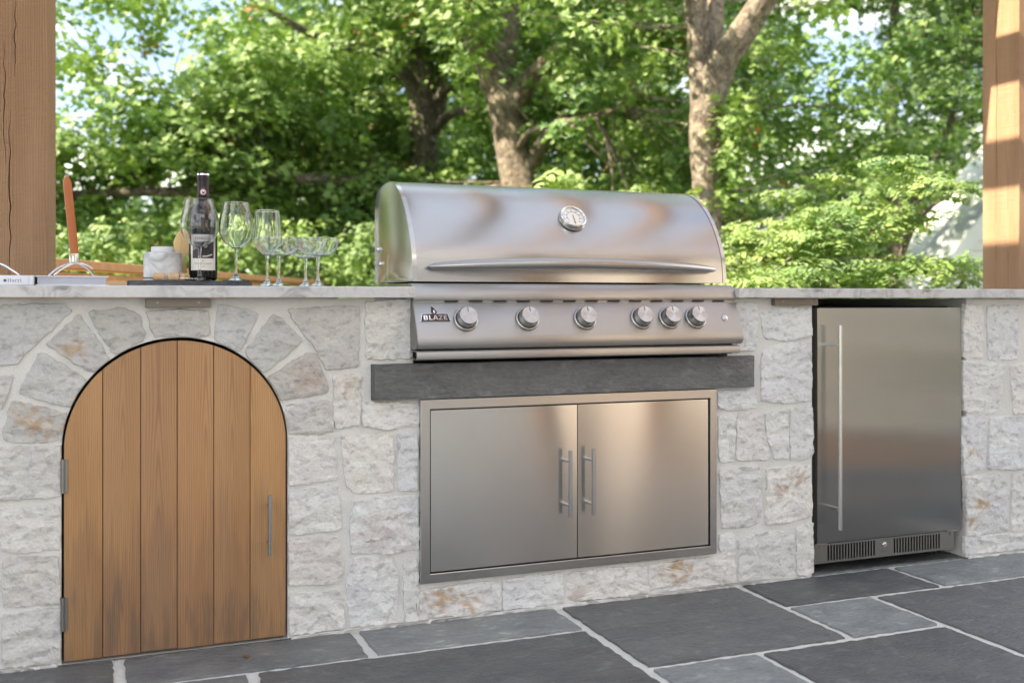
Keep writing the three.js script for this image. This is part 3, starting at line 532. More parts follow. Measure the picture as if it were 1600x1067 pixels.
// ================================================================ PERGOLA, ADDED HOUSES, FENCE (mostly outside the picture)
{
  const t = thing('cedar_pergola', 'rough sawn cedar pergola whose square posts frame the counter at both sides', 'pergola');
  const S = 0.2, post = (x0, turn, label, cracks, seedX, mat) => {
    const g = new THREE.Group();
    // the front and the side that faces the counter carry drying cracks: thin slots through a 22 mm skin
    const face = shapeOf([[0, 0], [S, 0], [S, 1.75], [0, 1.75]]);
    for (const c of cracks.front) { const L = [], R = []; c.forEach(([x, y, w]) => { L.push([x - w / 2, y]); R.unshift([x + w / 2, y]); }); face.holes.push(new THREE.Path([...L, ...R].map(([a, b]) => new THREE.Vector2(a, b)))); }
    const side = shapeOf([[0, 0], [S - 0.022, 0], [S - 0.022, 1.75], [0, 1.75]]);
    for (const c of cracks.left) { const L = [], R = []; c.forEach(([x, y, w]) => { L.push([x - w / 2, y]); R.unshift([x + w / 2, y]); }); side.holes.push(new THREE.Path([...L, ...R].map(([a, b]) => new THREE.Vector2(a, b)))); }
    const geos = [slab(face, 0.022, 0.0015).translate(-S / 2, 0, S / 2 - 0.022), slab(side, 0.022, 0.0015).rotateY(-Math.PI / 2).translate(-S / 2 + 0.022, 0, -S / 2), span(-S / 2 + 0.0225, S / 2, 0, 1.75, -S / 2, S / 2 - 0.0225, 0.002)];
    const m = obj('post', geos, mat, t, { label, dx: seedX, dy: 0.3 });
    m.position.set(x0, 0.9125, -0.76); m.rotation.y = turn;
    return m;
  };
  const wig = (x, y0, y1, w, seed) => { const out = [], n = 16; for (let i = 0; i <= n; i++) { const s = i / n; out.push([x + 0.004 * n2(seed, s * 5) + 0.012 * (s - 0.5) * n2(seed + 9, 1), lerp(y0, y1, s), Math.max(0.0004, w * Math.sin(Math.PI * clamp(s, 0.02, 0.98)))]); } return out; };
  post(-0.137 - S / 2, -0.075, 'shaded left post with long drying cracks', { front: [wig(0.098, 0.02, 0.52, 0.003, 1), wig(0.083, 0.36, 0.72, 0.0022, 2), wig(0.112, 0.62, 0.86, 0.002, 3)], left: [] }, 0.13, postMat);
  post(3.69 + S / 2, 0, 'sunlit right post with bars of rafter shadow', { front: [], left: [wig(0.077, 0.01, 1.6, 0.0022, 5)] }, 1.31, postMat);
  for (const x of [-0.24, 2.6, 3.5]) obj('post', span(x - S / 2, x + S / 2, 0, 2.662, 3.15, 3.35, 0.004), postMat, t);  // unseen front posts, the right two placed to mirror as streaks in the steel
  obj('beam', span(-0.7, 4.3, 2.6625, 2.88, -0.81, -0.71, 0.004), postMat, t); obj('beam', span(-0.7, 4.3, 2.6625, 2.88, 3.2, 3.3, 0.004), postMat, t);
  for (let k = -2; k < 11; k++) { const z = k < 0 ? -0.79 - 0.41 * (-1 - k) : -0.38 + 0.41 * k; obj('added_purlin', span(-0.75, 4.35, 3.0565, 3.096, z - 0.045, z + 0.045, 0.003), postMat, t); }  // unseen slats, added to dim the sky overhead
  for (let x = RX; x < 4.2; x += 0.455) obj('rafter', span(x - 0.0225, x + 0.0225, 2.881, 3.056, -1.3, 3.8, 0.003), postMat, t);
}
// white shed with lapped siding beyond the bushes
{
  const siding = std({ color: lin(0.8, 0.79, 0.76), roughness: 0.7 }), roofM = std({ color: lin(0.55, 0.57, 0.6), roughness: 0.8 }), trim = std({ color: lin(0.8, 0.81, 0.82), roughness: 0.6 });
  const t = thing('garden_shed', 'white garden shed with lapped siding and a steep gable beyond the bushes', 'shed', [0, -0.28, -9]);
  const xl = 10.55, yl = 1.25, xm = 13.6, slope = 1.03, top = yl + (xm - xl) * slope;
  for (let y = -0.1; y < top - 0.15; y += 0.14) {
    const inset = Math.max(0, (y + 0.07 - yl) / slope), a = xl + 0.2 + inset, b = 2 * xm - a; if (b - a < 0.2) continue;
    obj('siding_board', new THREE.BoxGeometry(b - a, 0.138, 0.02).rotateX(-0.17).translate((a + b) / 2, y + 0.07, 0), siding, t);
  }
  obj('wall', new THREE.BoxGeometry(2 * (xm - xl) - 0.5, 1.4, 0.9).translate(xm, 0.6, -0.5), siding, t);
  const gable = shapeOf([[xl + 0.25, 1.3], [2 * xm - xl - 0.25, 1.3], [xm, top - 0.2]]); obj('wall', slab(gable, 0.9).translate(0, 0, -0.95), siding, t);
  for (const s of [-1, 1]) {
    const L = Math.hypot(xm - xl + 0.25, (xm - xl + 0.25) * slope), ang = Math.atan(slope);
    const roof = obj('roof', new THREE.BoxGeometry(L, 0.06, 0.6).rotateZ(-s * ang).translate(xm + s * (xm - xl + 0.25) / 2, top - (xm - xl + 0.25) * slope / 2 + 0.05, 0.2), roofM, t);
    obj('fascia', new THREE.BoxGeometry(L, 0.2, 0.03).rotateZ(-s * ang).translate(xm + s * (xm - xl + 0.25) / 2, top - (xm - xl + 0.25) * slope / 2 - 0.02, 0.52), trim, roof);
  }
}
// cedar fence running away behind the counter
{
  const t = thing('cedar_fence', 'low cedar board fence running away behind the counter towards the trees', 'fence', [-0.5, 0, -1.05]);
  const dir = Math.atan2(7.05, 2.95), L = 7.8, w = std({ map: postMap, bumpMap: woodBump, bumpScale: 0.001, roughness: 0.75, color: lin(1.5, 1.4, 1.3) });
  t.rotation.y = dir;
  obj('cap_rail', span(0, L, 1.0, 1.036, -0.075, 0.075, 0.004).rotateX(0), w, t);
  for (let k = 0; k < 6; k++) obj('board', span(0, L, 0.845 - k * 0.15, 0.985 - k * 0.15, 0.02, 0.045, 0.003), w, t, { dx: k * 0.7 });
  for (let x = 0.05; x < L; x += 1.9) obj('fence_post', span(x, x + 0.09, -0.1, 0.999, -0.07, 0.019, 0.003), w, t);
}
// unseen tall house, added at the left to keep the sun off the kitchen
{
  const t = thing('added_sunblock_house', 'added sun blocking house out of view left of the patio', 'house', [-5.2, 0, 0]), w = std({ color: lin(0.5, 0.47, 0.42), roughness: 0.8 }), tr = std({ color: lin(0.75, 0.74, 0.72), roughness: 0.6 });
  obj('wall', span(-7, 0, -0.1, 9.7, 0.15, 3.5, 0.01), w, t);
  obj('roof', alongX([[0.0, 9.705], [3.65, 9.705], [1.8, 9.9]], -7.1, 0.1), std({ color: lin(0.1, 0.1, 0.1), roughness: 0.9 }), t);
  for (const y of [0.9, 3.9, 6.9]) for (const z of [0.85, 2.2]) { const f = obj('window', [span(0.002, 0.05, y, y + 1.5, z - 0.5, z - 0.42), span(0.002, 0.05, y, y + 1.5, z + 0.42, z + 0.5), span(0.002, 0.05, y, y + 0.08, z - 0.419, z + 0.419), span(0.002, 0.05, y + 1.42, y + 1.5, z - 0.419, z + 0.419)], tr, t); obj('pane', span(0.003, 0.02, y + 0.081, y + 1.419, z - 0.418, z + 0.418, 0.001), phys({ color: lin(0.02, 0.025, 0.03), roughness: 0.05 }), f); }
}
// unseen cream house, added behind the camera on the right for warm reflections
{
  const t = thing('added_cream_house', 'added cream house out of view, for warm reflections in the steel', 'house', [5.3, 0, 0]), w = std({ color: lin(0.56, 0.5, 0.43), roughness: 0.8 }), tr = std({ color: lin(0.72, 0.7, 0.66), roughness: 0.6 });
  obj('wall', span(0, 5, -0.1, 3.4, 5.0, 11, 0.01), w, t);
  obj('roof', alongX([[4.6, 3.401], [11.4, 3.401], [8, 5.6]], -0.4, 5.4), std({ color: lin(0.12, 0.11, 0.1), roughness: 0.9 }), t);
  for (const z of [5.05, 5.9, 7.0, 8.1, 9.2]) obj('pilaster', span(-0.16, -0.002, -0.1, 3.38, z - 0.13, z + 0.13, 0.01), tr, t);
}

{ // unseen grey garage, added to darken what the left access door mirrors
  const t = thing('added_grey_garage', 'added blue grey garage behind the camera, for darker reflections in the steel', 'garage', [0, 0, 9.6]), w = std({ color: lin(0.52, 0.54, 0.57), roughness: 0.8 });
  obj('wall', span(0.6, 5.28, -0.1, 4.4, 0, 3, 0.01), w, t);
  obj('roof', span(0.4, 5.28, 4.401, 4.55, -0.3, 3.2, 0.01), std({ color: lin(0.08, 0.08, 0.085), roughness: 0.9 }), t);
}

// ================================================================ ON THE COUNTER
const Y = 0.9122;
const glassMat = phys({ color: lin(0.97, 0.98, 0.98), transmission: 1, thickness: 0.001, ior: 1.5, roughness: 0 });
{ // serving board of slate with a wooden end
  const t = thing('serving_board', 'dark slate serving board with a pale wooden end under the wine bottle', 'serving board', [0, Y, 0]);
  obj('slate_slab', blockGeometry([[0.064, 0.065], [0.372, 0.060], [0.374, 0.225], [0.064, 0.225]], 88, { step: 0.01, wobble: 0.002, sink: 0.0135, face: 0.0002, rough: 0.0003, tilt: 0, insets: [[0, 0], [0.0004, 0.5], [0.004, 1], [-0.7, 1], [-0.3, 1]] }).rotateX(-Math.PI / 2).translate(0, 0.0138, 0), slate(0.16, 0.165, 0.175, 0.7), t);
  obj('wooden_end', bx(0.052, 0.012, 0.15, 0.0375, 0.0062, -0.142, 0.003), std({ color: lin(0.56, 0.36, 0.19), bumpMap: woodBump, bumpScale: 0.0005, roughness: 0.6 }), t);
}
const YB = Y + 0.0142;
const wineProfile = (P) => { // P: [radius, height] outside line from foot edge up to rim; walls 1.2 mm
  const outer = new THREE.SplineCurve(P.map(([r, y]) => new THREE.Vector2(r, y))).getPoints(90).map((p) => new THREE.Vector2(Math.max(p.x, 0.0001), p.y));
  return outer;
};
function wineGlass(name, label, category, pos, rim, foot, group) {
  // rim: outside of the bowl from its bottom to the rim; the inside is the same line 1.1 mm further in
  const t = thing(name, label, category, pos, group), y0 = rim[0][1];
  const out = new THREE.SplineCurve(rim.map(([r, y]) => new THREE.Vector2(r, y))).getPoints(50);
  const inn = out.map((p) => new THREE.Vector2(Math.max(0.0001, p.x - 0.0019), p.y + 0.0006)).filter((p, i, a) => p.y > y0 + 0.0025 && p.x > 0.0002).reverse();
  const bowl = [...out.slice(0), ...inn, new THREE.Vector2(0.0001, y0 + 0.0022)];
  obj('bowl', new THREE.LatheGeometry(bowl, 72), glassMat, t);
  const stem = [[0.0001, 0], [foot, 0], [foot, 0.0012], [foot * 0.7, 0.0032], [foot * 0.35, 0.0075], [0.0065, 0.013], [0.0042, 0.021], [0.0034, 0.035], [0.0032, y0 * 0.6], [0.0037, y0 - 0.012], [0.005, y0 - 0.004], [rim[0][0], y0 - 0.0002], [0.0001, y0 - 0.0002]];
  obj('stem', new THREE.LatheGeometry([new THREE.Vector2(0.0001, 0), new THREE.Vector2(foot, 0), ...new THREE.SplineCurve(stem.slice(2, -1).map(([r, y]) => new THREE.Vector2(r, y))).getPoints(40), new THREE.Vector2(0.0001, y0 - 0.0002)], 56), glassMat, t);
  return t;
}
const G = 'empty stemmed glasses on the counter';
const burgundy = [[0.0062, 0.086], [0.02, 0.0925], [0.036, 0.106], [0.0465, 0.126], [0.0485, 0.145], [0.0455, 0.17], [0.0395, 0.195], [0.0365, 0.211]];
wineGlass('wine_glass', 'large balloon wine glass standing in front of the wine bottle', 'wine glass', [0.2405, YB, -0.085], burgundy, 0.034, G);
wineGlass('wine_glass', 'balloon wine glass just right of the wine bottle', 'wine glass', [0.3325, YB, -0.082], burgundy.map(([r, y]) => [r * 0.92, y * 0.965 + 0.001]), 0.034, G);
wineGlass('wine_glass', 'tall narrow wine glass with a straight rim behind the coupe', 'wine glass', [0.4085, Y, -0.055], [[0.0062, 0.08], [0.018, 0.09], [0.0325, 0.106], [0.0385, 0.119], [0.0375, 0.135], [0.0345, 0.165], [0.0318, 0.199]], 0.034, G);
const coupe = [[0.0055, 0.079], [0.021, 0.0812], [0.038, 0.0872], [0.049, 0.098], [0.0535, 0.111], [0.0542, 0.126]];
wineGlass('coupe_glass', 'coupe glass farthest left, in front of the tall wine glass', 'coupe glass', [0.431, Y, -0.005], coupe, 0.031, G);
wineGlass('coupe_glass', 'middle coupe glass standing half behind its neighbours', 'coupe glass', [0.5145, Y, -0.085], coupe.map(([r, y]) => [r, y * 0.97]), 0.031, G);
wineGlass('coupe_glass', 'coupe glass farthest right and nearest the grill', 'coupe glass', [0.5315, Y, 0.0], coupe, 0.031, G);
{ // wine bottle
  const t = thing('wine_bottle', 'dark red wine bottle with a white picture label and black capsule', 'wine bottle', [0.2545, YB, -0.145]);
  obj('body', lathe([[0.0001, 0.002], [0.028, 0.001], [0.034, 0.003], [0.0362, 0.008], [0.0365, 0.02], [0.0365, 0.175], [0.0355, 0.186], [0.031, 0.197], [0.0235, 0.206], [0.0175, 0.216], [0.0152, 0.23], [0.0148, 0.262], [0.0001, 0.2621]], 64), phys({ color: lin(0.006, 0.007, 0.005), roughness: 0.1, specularIntensity: 0.45 }), t);
  obj('capsule', lathe([[0.0151, 0.222], [0.0156, 0.2221], [0.0152, 0.25], [0.0151, 0.266], [0.0158, 0.267], [0.0162, 0.273], [0.0158, 0.277], [0.0162, 0.279], [0.0162, 0.287], [0.0155, 0.289], [0.0001, 0.2891]], 48), phys({ color: lin(0.02, 0.012, 0.016), roughness: 0.35, metalness: 0.3 }), t);
  obj('capsule_ring', lathe([[0.0164, 0.2795], [0.01655, 0.280], [0.01655, 0.2835], [0.0164, 0.284]], 48), chrome, t);
  const toCam = Math.atan2(-0.2545, 2.88);       // the label looks towards the patio
  const curved = (r, y0, y1, half) => { const g = new THREE.CylinderGeometry(r, r, y1 - y0, 40, 1, true, -half, 2 * half).translate(0, (y0 + y1) / 2, 0); return g; };
  const label = canvasTex(512, 660, (c, w, h) => {
    c.fillStyle = '#e9e6df'; c.fillRect(0, 0, w, h); c.fillStyle = '#2c2a2c'; c.textAlign = 'center';
    c.font = '62px serif'; c.fillText('TERRAZZA', w / 2, 92);
    const g = c.createLinearGradient(0, 120, 0, 430); c.fillStyle = '#4a484b'; c.fillRect(46, 130, w - 92, 310);
    c.fillStyle = '#8d8b8c'; c.beginPath(); c.moveTo(46, 130); c.lineTo(260, 130); c.lineTo(150, 260); c.lineTo(46, 300); c.fill();
    c.fillStyle = '#b9b6b4'; c.beginPath(); c.ellipse(300, 190, 44, 56, 0.2, 0, 7); c.fill(); c.fillStyle = '#29282a'; c.beginPath(); c.moveTo(230, 440); c.lineTo(250, 270); c.lineTo(350, 250); c.lineTo(430, 300); c.lineTo(440, 440); c.fill();
    c.strokeStyle = '#6f6d6e'; c.lineWidth = 5; for (let k = 0; k < 7; k++) { c.beginPath(); c.moveTo(262 + k * 24, 275); c.lineTo(252 + k * 26, 430); c.stroke(); }
    c.strokeStyle = '#d8d4cf'; c.lineWidth = 24; c.lineCap = 'round'; c.beginPath(); c.moveTo(250, 405); c.lineTo(330, 400); c.lineTo(420, 370); c.stroke();
    c.fillStyle = '#2c2a2c'; c.font = 'bold 40px serif'; c.fillText('E', w / 2, 500); c.font = '36px serif'; c.fillText('CHIANTI CLASSICO', w / 2, 552); c.font = '20px serif'; c.fillText('2016', w / 2, 600);
  });
  const lb = obj('label', curved(0.0369, 0.028, 0.122, 0.98), std({ map: label, roughness: 0.7 }), t, { uv: true }); lb.rotation.y = toCam;
  const seal = canvasTex(256, 256, (c) => {
    c.fillStyle = '#1b1216'; c.fillRect(0, 0, 256, 256); c.strokeStyle = '#d7a1ab'; c.lineWidth = 26; c.beginPath(); c.arc(128, 140, 70, 0, 7); c.stroke(); c.fillStyle = '#efe9e6'; c.beginPath(); c.arc(128, 140, 56, 0, 7); c.fill();
    c.fillStyle = '#141214'; c.beginPath(); c.moveTo(98, 112); c.bezierCurveTo(92, 170, 118, 196, 140, 186); c.bezierCurveTo(176, 176, 172, 136, 158, 100); c.bezierCurveTo(152, 132, 140, 150, 122, 140); c.bezierCurveTo(120, 124, 116, 112, 98, 112); c.fill();
    c.fillStyle = '#c98d94'; c.font = '26px serif'; c.textAlign = 'center'; c.fillText('CHIANTI', 128, 36);
  });
  const sl = obj('seal', curved(0.0156, 0.2235, 0.2485, 0.8), std({ map: seal, roughness: 0.5 }), t, { uv: true }); sl.rotation.y = toCam;
}
{ // marble salt cellar with a lid
  const t = thing('marble_jar', 'grey marble jar with a flat marble lid on the slate board', 'jar', [0.152, YB, -0.135]), m = std({ map: marbleMap, color: lin(1.2, 1.22, 1.26), roughness: 0.45 });
  obj('body', lathe([[0.0001, 0], [0.046, 0], [0.0475, 0.0015], [0.0478, 0.07], [0.0455, 0.0735], [0.0001, 0.0736]], 56), m, t, { dx: 0.4 });
  obj('lid', lathe([[0.0001, 0.0737], [0.028, 0.0737], [0.029, 0.075], [0.029, 0.086], [0.0275, 0.0885], [0.0001, 0.0888]], 48), m, t, { dx: 1.1 });
}
{ // wooden paddle behind the jar
  const t = thing('wooden_paddle', 'pale wooden paddle with a pointed oval blade standing behind the marble jar', 'wooden utensil', [0.2055, YB, -0.2]), s = new THREE.Shape();
  s.moveTo(-0.011, 0); s.lineTo(0.011, 0); s.bezierCurveTo(0.0115, 0.02, 0.011, 0.045, 0.006, 0.06); s.bezierCurveTo(0.014, 0.068, 0.022, 0.078, 0.019, 0.098); s.bezierCurveTo(0.016, 0.116, 0.008, 0.126, 0, 0.131); s.bezierCurveTo(-0.012, 0.124, -0.021, 0.108, -0.021, 0.09); s.bezierCurveTo(-0.02, 0.075, -0.013, 0.067, -0.006, 0.06); s.bezierCurveTo(-0.011, 0.045, -0.0115, 0.02, -0.011, 0);
  const m = obj('paddle', slab(s, 0.009, 0.002), std({ color: lin(0.86, 0.6, 0.27), bumpMap: woodBump, bumpScale: 0.0005, roughness: 0.55 }), t); m.rotation.x = -0.06; m.scale.set(1.05, 1.07, 1);
}
{ // cheese knives lying in front of the jar
  const wood = std({ color: lin(0.55, 0.37, 0.2), bumpMap: woodBump, bumpScale: 0.0004, roughness: 0.55 });
  [[0.139, -0.067, 1.15, 'cheese knife with a dark blade, leftmost of the three before the jar'], [0.174, -0.064, 0.2, 'cheese knife lying between two others before the marble jar'], [0.2015, -0.072, -0.15, 'cheese knife nearest the wine bottle before the marble jar']].forEach(([x, z, turn, label], k) => {
    const t = thing('cheese_knife', label, 'cheese knife', [x, YB + 0.0098, z], 'cheese knives before the marble jar'); t.rotation.y = [0.1, -0.1, 0.9][k]; t.scale.set(0.7, 1.45, 1.35);
    obj('handle', smoothLathe([[0.0001, -0.021], [0.0055, -0.0195], [0.0068, -0.012], [0.0058, 0.002], [0.0066, 0.014], [0.005, 0.0195], [0.0001, 0.0205]], 24, 24).rotateZ(Math.PI / 2), wood, t);
    const b = new THREE.Shape(); b.moveTo(0, -0.002); b.lineTo(-0.03, -0.006); b.lineTo(-0.036, 0.001); b.lineTo(-0.026, 0.005); b.lineTo(0, 0.002);
    obj('blade', slab(b, 0.0016, 0.0004).rotateX(-Math.PI / 2).translate(-0.019, -0.0035, 0), k ? steelPlain : std({ color: lin(0.03, 0.03, 0.035), roughness: 0.3, metalness: 0.6 }), t);
    if (k) t.rotation.y += Math.PI;
  });
}
{ // white book
  const t = thing('white_book', 'white hardcover book lying flat at the left end of the counter', 'book', [-0.147, Y, -0.045]); t.rotation.y = 0.1;
  const cover = std({ color: lin(0.78, 0.79, 0.82), roughness: 0.45 }), h = 0.0235;
  obj('cover', [span(0.002, 0.168, 0, 0.0025, -0.24, 0, 0.0008), span(0.002, 0.168, h - 0.0025, h, -0.24, 0, 0.0008)], cover, t);
  obj('pages', Array.from({ length: 11 }, (_, k) => span(0.006, 0.162, 0.0027 + k * 0.00165, 0.0041 + k * 0.00165, -0.232, -0.004 - (k % 3) * 0.0006, 0.0002)), std({ color: lin(0.62, 0.65, 0.72), roughness: 0.9 }), t);
  const t2 = thing('white_book', 'white book with a printed spine at the very left edge of the counter', 'book', [-0.1475, Y, -0.04]); t2.rotation.y = -0.06;
  obj('cover', [span(-0.22, -0.002, 0, h + 0.0005, -0.2, 0, 0.002)], cover, t2);
  const spine = canvasTex(1024, 112, (c, w, h2) => { c.fillStyle = '#e2e4ea'; c.fillRect(0, 0, w, h2); c.fillStyle = '#4a5468'; c.font = '58px serif'; c.textAlign = 'center'; c.fillText('Harri', 835, 76); c.beginPath(); c.arc(735, 58, 18, 0, 7); c.fill(); c.fillStyle = '#b9c0cc'; c.fillRect(985, 0, 6, h2); });
  obj('spine_print', new THREE.PlaneGeometry(0.212, 0.0215).translate(-0.111, h / 2 + 0.0002, 0.0006), std({ map: spine, roughness: 0.5 }), t2, { uv: true });
}
{ // candle in an arched holder
  const h = thing('candle_holder', 'small chrome candle holder with arched band legs on the white book', 'candle holder', [-0.058, Y + 0.0238, -0.13]);
  const band = (pts, r = 0.0022) => { const g = new THREE.TubeGeometry(new THREE.CatmullRomCurve3(pts.map((p) => new THREE.Vector3(...p))), 40, r, 8); return g; };
  obj('legs', [band([[-0.062, 0.0015, 0.01], [-0.04, 0.021, 0.006], [-0.012, 0.033, 0.002], [0.0, 0.034, 0], [0.018, 0.032, 0], [0.034, 0.025, -0.002], [0.04, 0.021, -0.004]]), band([[0.045, 0.0015, -0.06], [0.024, 0.024, -0.03], [0, 0.034, 0], [-0.025, 0.022, 0.02], [-0.05, 0.0015, 0.045]])], chrome, h);
  obj('cup', lathe([[0.0001, 0.0355], [0.0105, 0.0355], [0.0118, 0.037], [0.0128, 0.0575], [0.0122, 0.058], [0.0112, 0.039], [0.0001, 0.0385]], 40).rotateZ(0.06), chrome, h);
  const h2 = thing('candle_holder', 'chrome arched band of a candle holder at the very left edge', 'candle holder', [-0.225, Y + 0.0242, -0.12]);
  obj('legs', [band([[0.04, 0.0015, 0.01], [0.02, 0.016, 0.006], [0, 0.028, 0], [-0.03, 0.034, 0], [-0.06, 0.02, 0], [-0.07, 0.0015, 0]])], chrome, h2);
  obj('cup', lathe([[0.0001, 0.0355], [0.0105, 0.0355], [0.0128, 0.0575], [0.0112, 0.039], [0.0001, 0.0385]], 32).translate(-0.035, 0, 0), chrome, h2);
  const c = thing('taper_candle', 'burnt orange taper candle leaning left in the chrome holder', 'candle', [-0.0585, Y + 0.0238 + 0.041, -0.13]); c.rotation.z = 0.095;
  const wax = phys({ color: lin(0.42, 0.12, 0.03), roughness: 0.45, sheen: 0.2 });
  obj('wax', smoothLathe([[0.0001, 0], [0.0095, 0.0003], [0.0098, 0.01], [0.0103, 0.08], [0.0104, 0.16], [0.0102, 0.194], [0.0085, 0.203], [0.004, 0.211], [0.0018, 0.2135], [0.0001, 0.214]], 28, 60), wax, c);
  obj('wick', cyl(0.0008, 0.0009, 0.006, 8).translate(0, 0.2165, 0), std({ color: lin(0.3, 0.2, 0.12), roughness: 0.9 }), c);
}

// ================================================================ TREES AND SHRUBS
const barkMap = tex(512, 1024, 0.8, 1.6, (x, y) => { const f = ridge(x * 16 + fbm(x * 5, y * 3) * 2, y * 3.2, 3), s = fbm(x * 4, y * 4, 4), l = smooth(fbm(x * 7 + 4, y * 5, 4), 0.05, 0.5); let c = mix3([0.075, 0.06, 0.046], [0.24, 0.2, 0.155], smooth(f, 0.35, 0.9)); c = mix3(c, [0.26, 0.24, 0.2], 0.45 * l); const v = 1 + 0.3 * s; return [c[0] * v, c[1] * v, c[2] * v]; });
const barkBump = tex(512, 1024, 0.8, 1.6, (x, y) => ridge(x * 16 + fbm(x * 5, y * 3) * 2, y * 3.2, 4), false);
const bark = std({ map: barkMap, bumpMap: barkBump, bumpScale: 0.03, roughness: 0.95 }), barkPale = std({ map: barkMap, bumpMap: barkBump, bumpScale: 0.025, roughness: 0.95, color: lin(1.25, 1.22, 1.15) });
// a limb through [x, y, z, radius] points
function limb(pts, radial = 10, per = 7, knots = 0.1) {
  const c = new THREE.CatmullRomCurve3(pts.map((p) => new THREE.Vector3(p[0], p[1], p[2]))), n = (pts.length - 1) * per, pos = [], uv = [], idx = [];
  let up = new THREE.Vector3(0.31, 0.2, 0.93), len = 0, before = null;
  for (let i = 0; i <= n; i++) {
    const t = i / n, f = t * (pts.length - 1), k = Math.min(Math.floor(f), pts.length - 2), r = lerp(pts[k][3], pts[k + 1][3], f - k), p = c.getPoint(t), d = c.getTangent(t);
    if (before) len += p.distanceTo(before); before = p;
    const a = new THREE.Vector3().crossVectors(d, up).normalize(), b = new THREE.Vector3().crossVectors(a, d);
    for (let j = 0; j <= radial; j++) {
      const w = j / radial * Math.PI * 2, q = a.clone().multiplyScalar(Math.cos(w)).addScaledVector(b, Math.sin(w)), s = r * (1 + knots * fbm3(p.x * 2 + q.x * 0.7, p.y * 1.6, p.z * 2 + q.z * 0.7));
      pos.push(p.x + q.x * s, p.y + q.y * s, p.z + q.z * s); uv.push(w * r, len);
    }
  }
  const W = radial + 1; for (let i = 0; i < n; i++) for (let j = 0; j < radial; j++) { const a = i * W + j; idx.push(a, a + 1, a + W + 1, a, a + W + 1, a + W); }
  const g = new THREE.BufferGeometry(); g.setAttribute('position', new THREE.Float32BufferAttribute(pos, 3)); g.setAttribute('uv', new THREE.Float32BufferAttribute(uv, 2)); g.setIndex(idx); g.computeVertexNormals();
  return g;
}
// leaves: a lobed or an oval blade, folded along its midrib, and sprigs of them
function blade(outline, fold) {
  const pos = [], n = outline.length, idx = [];
  pos.push(0, 0, 0.42);
  for (const [x, z] of outline) pos.push(x, Math.abs(x) * fold - 0.25 * z * z * 0.5, z);
  for (let i = 0; i < n - 1; i++) idx.push(0, i + 2, i + 1);
  return [pos, idx];
}
const LOBED = [[0, 0], [0.2, 0.08], [0.5, 0.1], [0.34, 0.32], [0.56, 0.62], [0.25, 0.6], [0, 1], [-0.25, 0.6], [-0.56, 0.62], [-0.34, 0.32], [-0.5, 0.1], [-0.2, 0.08], [0, 0]];
const OVAL = [[0, 0], [0.2, 0.2], [0.26, 0.48], [0.14, 0.8], [0, 1], [-0.14, 0.8], [-0.26, 0.48], [-0.2, 0.2], [0, 0]];
function sprig(outline, leaves, spread, seed, flat) {
  const r = rand(seed), pos = [], idx = [], m = new THREE.Matrix4(), q = new THREE.Quaternion(), v = new THREE.Vector3();
  for (let i = 0; i < leaves; i++) {
    const [bp, bi] = blade(outline, 0.18 + 0.25 * r()), off = pos.length / 3, a = flat ? (i % 2 ? 1 : -1) * (0.9 + 0.4 * (r() - 0.5)) : r() * Math.PI * 2, s = 0.75 + 0.5 * r();
    q.setFromEuler(new THREE.Euler((r() - 0.35) * (flat ? 0.5 : 1.0), a, (r() - 0.5) * (flat ? 0.5 : 0.9), 'YXZ'));
    const along = flat ? (i / leaves - 0.5) * spread * 2 : 0, p = flat ? new THREE.Vector3(0, (r() - 0.5) * 0.15, along) : new THREE.Vector3((r() - 0.5) * spread, (r() - 0.5) * spread * 0.7, (r() - 0.5) * spread);
    m.compose(p, q, new THREE.Vector3(s, s, s));
    for (let k = 0; k < bp.length; k += 3) { v.set(bp[k], bp[k + 1], bp[k + 2]).applyMatrix4(m); pos.push(v.x, v.y, v.z); }
    for (const k of bi) idx.push(k + off);
  }
  const g = new THREE.BufferGeometry(); g.setAttribute('position', new THREE.Float32BufferAttribute(pos, 3)); g.setIndex(idx); g.computeVertexNormals(); return g;
}
const lobedSprig = sprig(LOBED, 6, 2.2, 31, false), ovalSprig = sprig(OVAL, 9, 1.6, 32, true), roundSprig = sprig(OVAL, 7, 1.8, 33, false);
const leafMat = phys({ color: lin(1, 1, 1), roughness: 0.62, transmission: 0.5, thickness: 0, ior: 1.5, specularIntensity: 1 });
// clear lines of sight in the wood: gaps between the boughs where trunks or sky show, as [from, to, radius]
const EYE = new THREE.Vector3(0, 0.881, 2.737), GAPS = [];
const gap = (x, y, z, r, far) => GAPS.push([new THREE.Vector3(x, y, z), r, far]);
function blocked(p, margin) {
  for (const [g, r, far] of GAPS) {
    const L = g.distanceTo(EYE), d = g.clone().sub(EYE).divideScalar(L), t = p.clone().sub(EYE).dot(d);
    if (t > 0 && (far || t < L - 0.2) && p.distanceTo(EYE.clone().addScaledVector(d, t)) < (r + margin) * (far ? t / L : 1)) return true;
  }
  return false;
}
